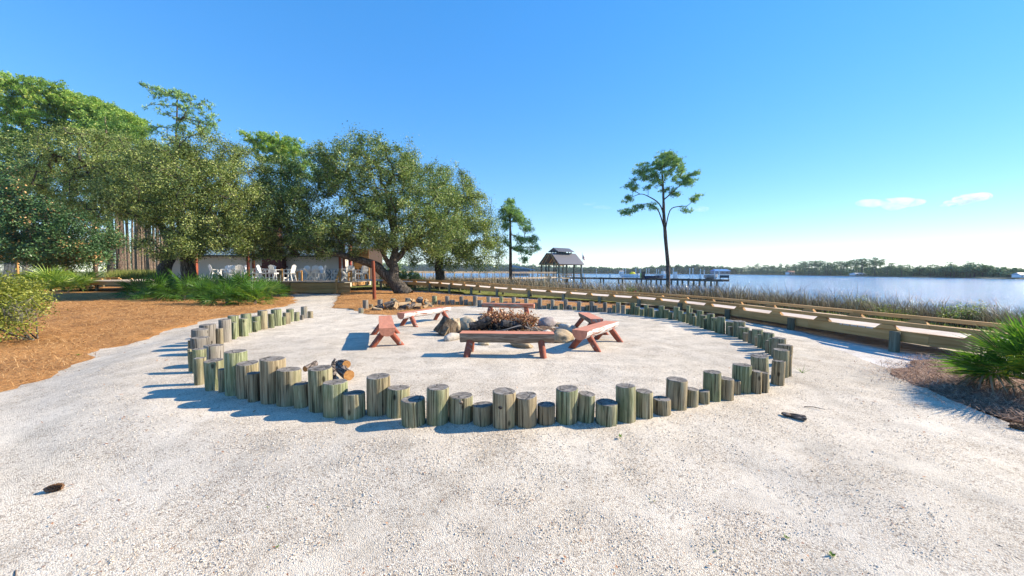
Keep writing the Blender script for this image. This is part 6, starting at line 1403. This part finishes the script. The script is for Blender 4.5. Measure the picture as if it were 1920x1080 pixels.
# sign panel at the dock end
p0, p1 = D(1349.5, 520, 65.5), D(1367, 520, 65.5); sg = empty('sign_board', ((p0.x + p1.x) / 2, 65.5, dz), 0, 'dark panel on two legs at the outer end of the dock', 'panel')
zt, zb = D(1358, 516, 65.5).z - dz, D(1358, 521, 65.5).z - dz; w = p1.x - p0.x
bar('panel', (-w / 2, 0, (zt + zb) / 2), (w / 2, 0, (zt + zb) / 2), .08, zt - zb, m_plain('dark_panel', (.05, .055, .06), .6), sg)
for s in (-.45, .45): bar('leg', (s * w, 0, 0), (s * w, 0, zb), .09, .09, DARKW, sg)
def boat(label, px, py, Y, L, hull, rz, cover=None, engine=False, console=False):
    p = D(px, py, Y); r = empty('motor_boat', (p.x, Y, p.z), rz, label, 'boat', 'boats on lifts by the dock'); mb = MB(); st = []
    for i, (x, w, zt_, zk) in enumerate(((-.5, .34, .85, .05), (-.2, .40, .82, .0), (.15, .38, .85, .0), (.38, .22, .95, .12), (.5, .02, 1.05, .6))):
        W_ = w * L * .5; st += [(x * L, -W_, zt_), (x * L, -W_ * .85, zt_ * .45), (x * L, 0, zk), (x * L, W_ * .85, zt_ * .45), (x * L, W_, zt_)]
    fs = [(i * 5 + j, i * 5 + j + 1, (i + 1) * 5 + j + 1, (i + 1) * 5 + j) for i in range(4) for j in range(4)] + [(i * 5, (i + 1) * 5, (i + 1) * 5 + 4, i * 5 + 4) for i in range(4)] + [(0, 4, 3, 2, 1)]
    mb.add(st, fs); mb.build('hull', hull, r)
    if cover is not None:
        mb = MB(); mb.tube([(-.15 * L, 0, .85), (-.05 * L, 0, 1.05), (.06 * L, 0, 1.0), (.15 * L, 0, .9)], [.1, .36, .3, .1], 10); mb.build('cover', cover, r, True)
    if engine:
        bar('outboard_motor', (-.56 * L, 0, .4), (-.53 * L, 0, 1.7), .45, .6, m_plain('black_cowling', (.015, .016, .018), .4, .5), r)
    if console:
        bar('console', (-.05 * L, 0, 1.1), (.08 * L, 0, 1.1), .8, .7, WHITEP, r); bar('hardtop', (-.2 * L, 0, 1.9), (.15 * L, 0, 1.9), 1.2, .07, GREYP, r)
        for a in (-.18, .13):
            for s in (-.6, .6): bar('top_leg', (a * L, s * .8, .8), (a * L, s * .8, 1.9), .05, .06, GREYP, r)
boat('white motorboat with a yellow cover on a lift', 1186, 520.5, 88, 5.6, WHITEP, .15, m_plain('yellow_cover', (.6, .55, .03), .6))
boat('low blue-black boat with a big outboard beside the lone pine', 1226, 524.5, 78, 4.6, m_plain('navy_hull', (.03, .05, .10), .35, .5), .2, None, True)
boat('white boat with a console just left of the lone pine', 1243, 521, 80, 3.6, WHITEP, .3, None, False, True)
boat('small pale grey boat near the outer end of the dock', 1334, 524, 69, 2.6, GREYP, .2, None, False, False)
def kit(label, px, Y, mat, h=1.0):
    p = D(px, 520, Y); r = empty('dock_box', (p.x, Y, dz), .2, label, 'dock box', None); bar('body', (-.3, 0, h / 2), (.3, 0, h / 2), .5, h, mat, r, .03); bar('lid', (-.33, 0, h + .03), (.33, 0, h + .03), .56, .06, WHITEP, r)
kit('white and green dock box on the dock right of the yellow-covered boat', 1203.5, 80, m_plain('lime_green', (.25, .5, .12), .5), 1.1); kit('white dock box right of the lone pine', 1266, 74.5, WHITEP, 1.3)
# small hut on the other side of the walkway
p = D(978, 506, 120); r = empty('boat_house', (p.x, 120, WATER), .2, 'grey boathouse with a pale sloping roof behind the walkway railing', 'boathouse'); zt = D(978, 503, 120).z - WATER
for sx in (-3, 3):
    for sy in (-2, 2): bar('piling', (sx, sy, -1), (sx, sy, zt), .3, .3, DARKW, r)
bar('wall', (-3, 1.9, zt * .62), (3, 1.9, zt * .62), .1, zt * .6, GREYP, r); mb = MB(); mb.add([(-3.6, -2.8, zt + .9), (-3.6, 2.8, zt + .9), (3.8, 2.8, zt - .5), (3.8, -2.8, zt - .5), (-3.6, -2.8, zt + .75), (-3.6, 2.8, zt + .75), (3.8, 2.8, zt - .65), (3.8, -2.8, zt - .65)], [(3, 2, 1, 0), (4, 5, 6, 7), (0, 4, 7, 3), (2, 6, 5, 1), (3, 7, 6, 2), (1, 5, 4, 0)]); mb.build('roof', m_plain('pale_metal_roof', (.42, .43, .45), .4, .5), r)

# ================================================================== far shore
SH = [(600, 900), (900, 900), (1100, 720), (1380, 600), (1500, 400), (1640, 278), (1780, 215), (1900, 172), (2050, 150), (2300, 140)]
sp = [P2(a, b_) for a, b_ in SH]; V = []; n_s = 90
pxs_ = np.linspace(600, 2300, n_s); Ysh = np.interp(pxs_, [a for a, _ in SH], [b_ for _, b_ in SH])
for px, Y in zip(pxs_, Ysh):
    k = 1 + .02 * math.sin(px * .05) + .01 * math.sin(px * .21)
    for m_, z in ((1.0, WATER - .5), (1.012, WATER + .35), (1.06, WATER + 1.0), (1.5, WATER + 1.5), (2.6, WATER + 1.5)):
        Yk = Y * k * m_; V.append((P2(px, Yk), Yk, z))
f = [(i * 5 + j, i * 5 + j + 1, (i + 1) * 5 + j + 1, (i + 1) * 5 + j) for i in range(n_s - 1) for j in range(4)]
n_ = NT('far_shore_ground', .95, .1); ff = n_.noise(n_.pos(), .12, 5, .7); n_.col(n_.ramp(ff, [(.35, (.05, .07, .03)), (.6, (.20, .18, .11)), (.75, (.36, .32, .24))]))
me = mesh_np('far_shore', np.array(V), np.array(f), n_.mat, smooth=True)
if me.polygons[10].normal.z < 0: me.flip_normals()
tag(link('far_shore', me), kind='structure')
def shoreY(px): return float(np.interp(px, pxs_, Ysh))
def far_pine(seed, H=13., flat=True):
    R = np.random.default_rng(seed); mb = MB(); mb.tube([(0, 0, -.5), (.2 * R.normal(), 0, H * .5), (.3 * R.normal(), 0, H * .92)], [.26, .2, .07], 5)
    bl = []
    for i in range(9):
        a = R.uniform(0, 6.28); z = H * R.uniform(.62, .98); q = 2.6 * (1 - .5 * (z / H - .6)) * R.uniform(.4, 1); bl.append((np.array((q * math.cos(a), q * math.sin(a), z)), np.array((1.7, 1.7, .65)) * R.uniform(.7, 1.2)))
        mb.tube([(0, 0, z - .9), (q * .8 * math.cos(a), q * .8 * math.sin(a), z)], [.07, .03], 4, 0, False)
    cl = clumps_in(bl, 300, .2); v, f = leaf_quads(cl, .42, .55, .6)
    return mb.mesh('trunk', PINEBARK), mesh_np('crown', v, f, L_FAR, RNG.random(len(cl)))
def far_oak(seed, H=8.):
    R = np.random.default_rng(seed); mb = MB(); mb.tube([(0, 0, -.5), (0, 0, H * .4), (.3, 0, H * .7)], [.3, .22, .1], 5)
    bl = [(np.array((R.normal(0, 1.6), R.normal(0, 1.6), H * R.uniform(.3, .75))), np.array((2.3, 2.3, 1.7)) * R.uniform(.7, 1.2)) for i in range(8)]
    cl = clumps_in(bl, 520, .4); v, f = leaf_quads(cl, .45, .6, .4); return mb.mesh('trunk', OAKBARK), mesh_np('crown', v, f, L_FAR, np.clip(RNG.random(len(cl)) * .9, 0, 1))
FP = [far_pine(s) for s in range(5)]; FO = [far_oak(s) for s in range(4)]
def put_far(kind, px, dY, topy, lab, grp, i):
    Y = shoreY(px) * 1.02 + dY; x = P2(px, Y); z0 = WATER + .9; H = max(2.5, D(px, topy, Y).z - z0)
    r = empty('pine_tree' if kind == 'p' else 'broadleaf_tree', (x, Y, z0), i * 1.7, lab, 'tree', grp); tm, cm = (FP if kind == 'p' else FO)[i % (5 if kind == 'p' else 4)]
    s = H / (12.6 if kind == 'p' else 7.6); link('trunk', tm, r); link('crown', cm, r); w = s if kind == 'p' else s * 1.25; r.scale = (w, w, s)
prof = [(1380, 502), (1400, 496), (1425, 494), (1445, 498), (1460, 494), (1475, 496), (1490, 493), (1510, 490), (1530, 488), (1548, 489), (1562, 491), (1575, 490), (1590, 489), (1605, 487), (1618, 485), (1632, 489), (1646, 485), (1660, 491), (1672, 494), (1688, 492), (1704, 496)]
rr = random.Random(3)
for i in range(74):
    px = 1384 + i * 4.4 + rr.uniform(-2, 2); ty = float(np.interp(px, [a for a, _ in prof], [b_ for _, b_ in prof])) + rr.uniform(0, 1) ** 2 * 9
    put_far('p', px, rr.uniform(0, 22), ty, 'flat-topped pine on the far shore right of the lone pine', 'pines on the far right shore', i)
prof2 = [(1380, 506), (1500, 506), (1700, 508), (1715, 500), (1735, 499), (1760, 500), (1775, 496), (1800, 499), (1820, 494), (1845, 497), (1870, 501), (1890, 503), (1930, 504), (2000, 503)]
for i in range(70):
    px = 1390 + i * 4.9 + rr.uniform(-2, 2) if i < 40 else 1705 + (i - 40) * 7.6
    if i >= 40: pass
    ty = float(np.interp(px, [a for a, _ in prof2], [b_ for _, b_ in prof2])) + rr.uniform(-1, 3.5)
    put_far('o', px, rr.uniform(2, 14), ty, 'rounded dark green tree on the far right shore', 'broadleaf trees on the far right shore', i)
for i, (px, ty) in enumerate(((1744, 496), (1757, 497), (1782, 492), (1818, 491), (1640, 484), (1616, 484.5), (1812, 493), (1723, 498))):
    put_far('p', px, 4, ty, 'flat-topped pine on the far shore right of the lone pine', 'pines on the far right shore', i + 2)
# low distant wood along the middle of the shore: one mass
bl = []
px = 640.0
while px < 1384:
    Y = shoreY(px) * 1.03; H = float(np.interp(px, [640, 960, 1040, 1100, 1130, 1160, 1200, 1240, 1300, 1340, 1384], [17, 17, 13, 12, 12, 10, 11, 15, 16, 14, 12])) * Y / 760 * (1 + .18 * math.sin(px * .31) * math.sin(px * .083))
    for q in range(2): bl.append((np.array((P2(px, Y + q * 20), Y + q * 20, WATER + 1 + H * .5)), np.array((6 * Y / 700, 5, H * .52)))); 
    px += 6
C = clumps_in(bl, 70000, .5); C = C[C[:, 2] > WATER + .5]; v, f = leaf_quads(C, 1.5, .7, .5); tag(link('far_treeline', mesh_np('far_treeline', v, f, L_FAR, RNG.random(len(C)))), 'far wooded shore beyond the lake', 'woodland', kind='stuff')
for i, (px, ty) in enumerate(((1232, 502), (1255, 498), (1268, 501), (1290, 500), (1310, 495), (1318, 498), (1335, 500), (1345, 498), (1362, 500))):
    put_far('p', px, 6, ty, f'taller pine standing out of the far treeline behind the dock, {ordw(i + 1)} from the left', 'pines above the far treeline', i)
bl = []; px = 1378.0
while px < 2010:
    Y = shoreY(px) * 1.035 + 6; ty = float(np.interp(px, [1380, 1450, 1550, 1700, 1760, 1820, 1860, 1900, 2000], [503, 501, 500, 503, 503, 500, 503, 506, 505])); H = max(2, D(px, ty, Y).z - WATER) * (1 + .12 * math.sin(px * .37) + .1 * math.sin(px * .11))
    bl.append((np.array((P2(px, Y), Y, WATER + H * .5)), np.array((7. * Y / F, 4, H * .55)))); px += 6
C = clumps_in(bl, 42000, .5); C = C[C[:, 2] > WATER + .5]; v, f = leaf_quads(C, .55, .6, .5); tag(link('shore_undergrowth', mesh_np('shore_undergrowth', v, f, L_FAR, RNG.random(len(C)))), 'dense undergrowth beneath the pines of the far right shore', 'woodland', kind='stuff')
# houses on the far shore
def house(label, px, yb, yt, w_px, wall, roof, dY=-4, rz=.1):
    Y = shoreY(px) * 1.015 + dY; z0 = WATER + .8; x = P2(px, Y); w = w_px / F * Y; H = max(2.2, D(px, yt, Y).z - z0); r = empty('house', (x, Y, z0), rz, label, 'house')
    mb = MB(); mb.box((0, 0, H * .3), (w, w * .5, H * .6)); mb.build('wall', wall, r)
    mb = MB(); e = w * .55; d = w * .32; mb.add([(-e, -d, H * .58), (e, -d, H * .58), (e * .8, 0, H), (-e * .8, 0, H), (-e, d, H * .58), (e, d, H * .58)], [(0, 1, 2, 3), (3, 2, 5, 4), (0, 3, 4), (1, 5, 2)]); mb.build('roof', roof, r)
    for k in range(3):
        wm = MB(); wm.box((w * (-.3 + .3 * k), -w * .25 - .03, H * .32), (w * .13, .06, H * .24)); wm.build('window', m_plain('dark_window', (.03, .04, .05), .2, .5), r)
house('house with a bright blue roof on the far shore behind the dock', 1350, 512, 504.5, 29, m_plain('pale_blue_wall', (.16, .22, .30), .6), m_plain('bright_blue_roof', (.05, .20, .48), .5, .4))
house('white low house among the far pines on the right', 1608, 517, 512, 22, WHITEP, m_plain('white_roof', (.5, .52, .55), .5))
house('red-roofed house on the far shore left of the tall pines', 1483, 514.5, 507.5, 16, WHITEP, m_plain('terracotta_roof', (.42, .22, .16), .7))
house('white house at the right edge of the far shore', 1914, 523, 516.5, 22, WHITEP, m_plain('light_grey_roof', (.45, .47, .5), .5))
house('pale house on the far shore above the boats', 1165, 511.5, 507, 8, WHITEP, m_plain('grey_shingle_roof', (.3, .28, .27), .7))
# clouds: two small fair-weather wisps, far off
def cloud(label, px, py, w_px, h_px, blobs, dens, seed):
    Y = 3200.; c = D(px, py, Y); m = bpy.data.materials.new('cloud_vapour'); m.use_nodes = True; t = m.node_tree; t.nodes.clear(); o_ = t.nodes.new('ShaderNodeOutputMaterial'); pv_ = t.nodes.new('ShaderNodeVolumePrincipled'); pv_.inputs['Anisotropy'].default_value = 0.2
    pv_.inputs['Color'].default_value = (1, 1, 1, 1)
    tc = t.nodes.new('ShaderNodeTexCoord'); nz = t.nodes.new('ShaderNodeTexNoise'); nz.inputs['Scale'].default_value = .012; nz.inputs['Detail'].default_value = 5; t.links.new(tc.outputs['Object'], nz.inputs['Vector'])
    rp = t.nodes.new('ShaderNodeMapRange'); rp.inputs[1].default_value = .38; rp.inputs[2].default_value = .62; rp.inputs[3].default_value = 0; rp.inputs[4].default_value = dens; t.links.new(nz.outputs['Fac'], rp.inputs[0]); t.links.new(rp.outputs[0], pv_.inputs['Density']); t.links.new(pv_.outputs[0], o_.inputs['Volume'])
    bm = bmesh.new()
    for (dx, dy, rx, ry) in blobs:
        k = Y / F; bmesh.ops.create_icosphere(bm, subdivisions=3, radius=1, matrix=Matrix.Translation((dx * k, 0, -dy * k)) @ Matrix.Diagonal((rx * k, ry * k * 2.5, ry * k, 1)))
    for v in bm.verts: v.co += v.normal * 0 + Vector((0, 0, 1)) * 14 * noise.noise(v.co * .011 + Vector((seed, 0, 0)))
    me = bpy.data.meshes.new('cloud'); bm.to_mesh(me); bm.free(); me.materials.append(m)
    o = link('cloud', me, None, c); return tag(o, label, 'cloud', 'small clouds over the far shore')
cloud('long flat white cloud low over the right shore', 1668, 381, 120, 18, [(-32, 0, 30, 7), (8, -2, 34, 9), (40, 0, 22, 7), (10, 7, 22, 5)], .007, 1.0)
cloud('small bright wedge-shaped cloud right of the long flat one', 1810, 375, 80, 26, [(10, -4, 28, 8), (22, -6, 20, 7), (-12, 4, 24, 6), (-30, 10, 14, 4)], .010, 4.0)

cloud('faint white wisp above the gazebo, left of the lone pine', 1118, 385, 60, 10, [(-12, -3, 14, 3), (10, 4, 18, 3)], .0025, 9.0)
cloud('faint white wisp just right of the lone pine crown', 1312, 392, 40, 10, [(0, 0, 18, 5)], .0025, 12.0)
# air over the lake: far trees fade a little
hz = bpy.data.materials.new('air_haze'); hz.use_nodes = True; t = hz.node_tree; t.nodes.clear(); o_ = t.nodes.new('ShaderNodeOutputMaterial'); pv_ = t.nodes.new('ShaderNodeVolumePrincipled')
pv_.inputs['Color'].default_value = (.80, .90, 1.0, 1); pv_.inputs['Density'].default_value = 0.00016; pv_.inputs['Anisotropy'].default_value = 0.0; t.links.new(pv_.outputs[0], o_.inputs['Volume'])
mb = MB(); mb.box((200, 820, 13.0), (2500, 1900, 40)); tag(mb.build('haze', hz), 'thin blue haze over the lake and far shore', 'haze', kind='stuff')
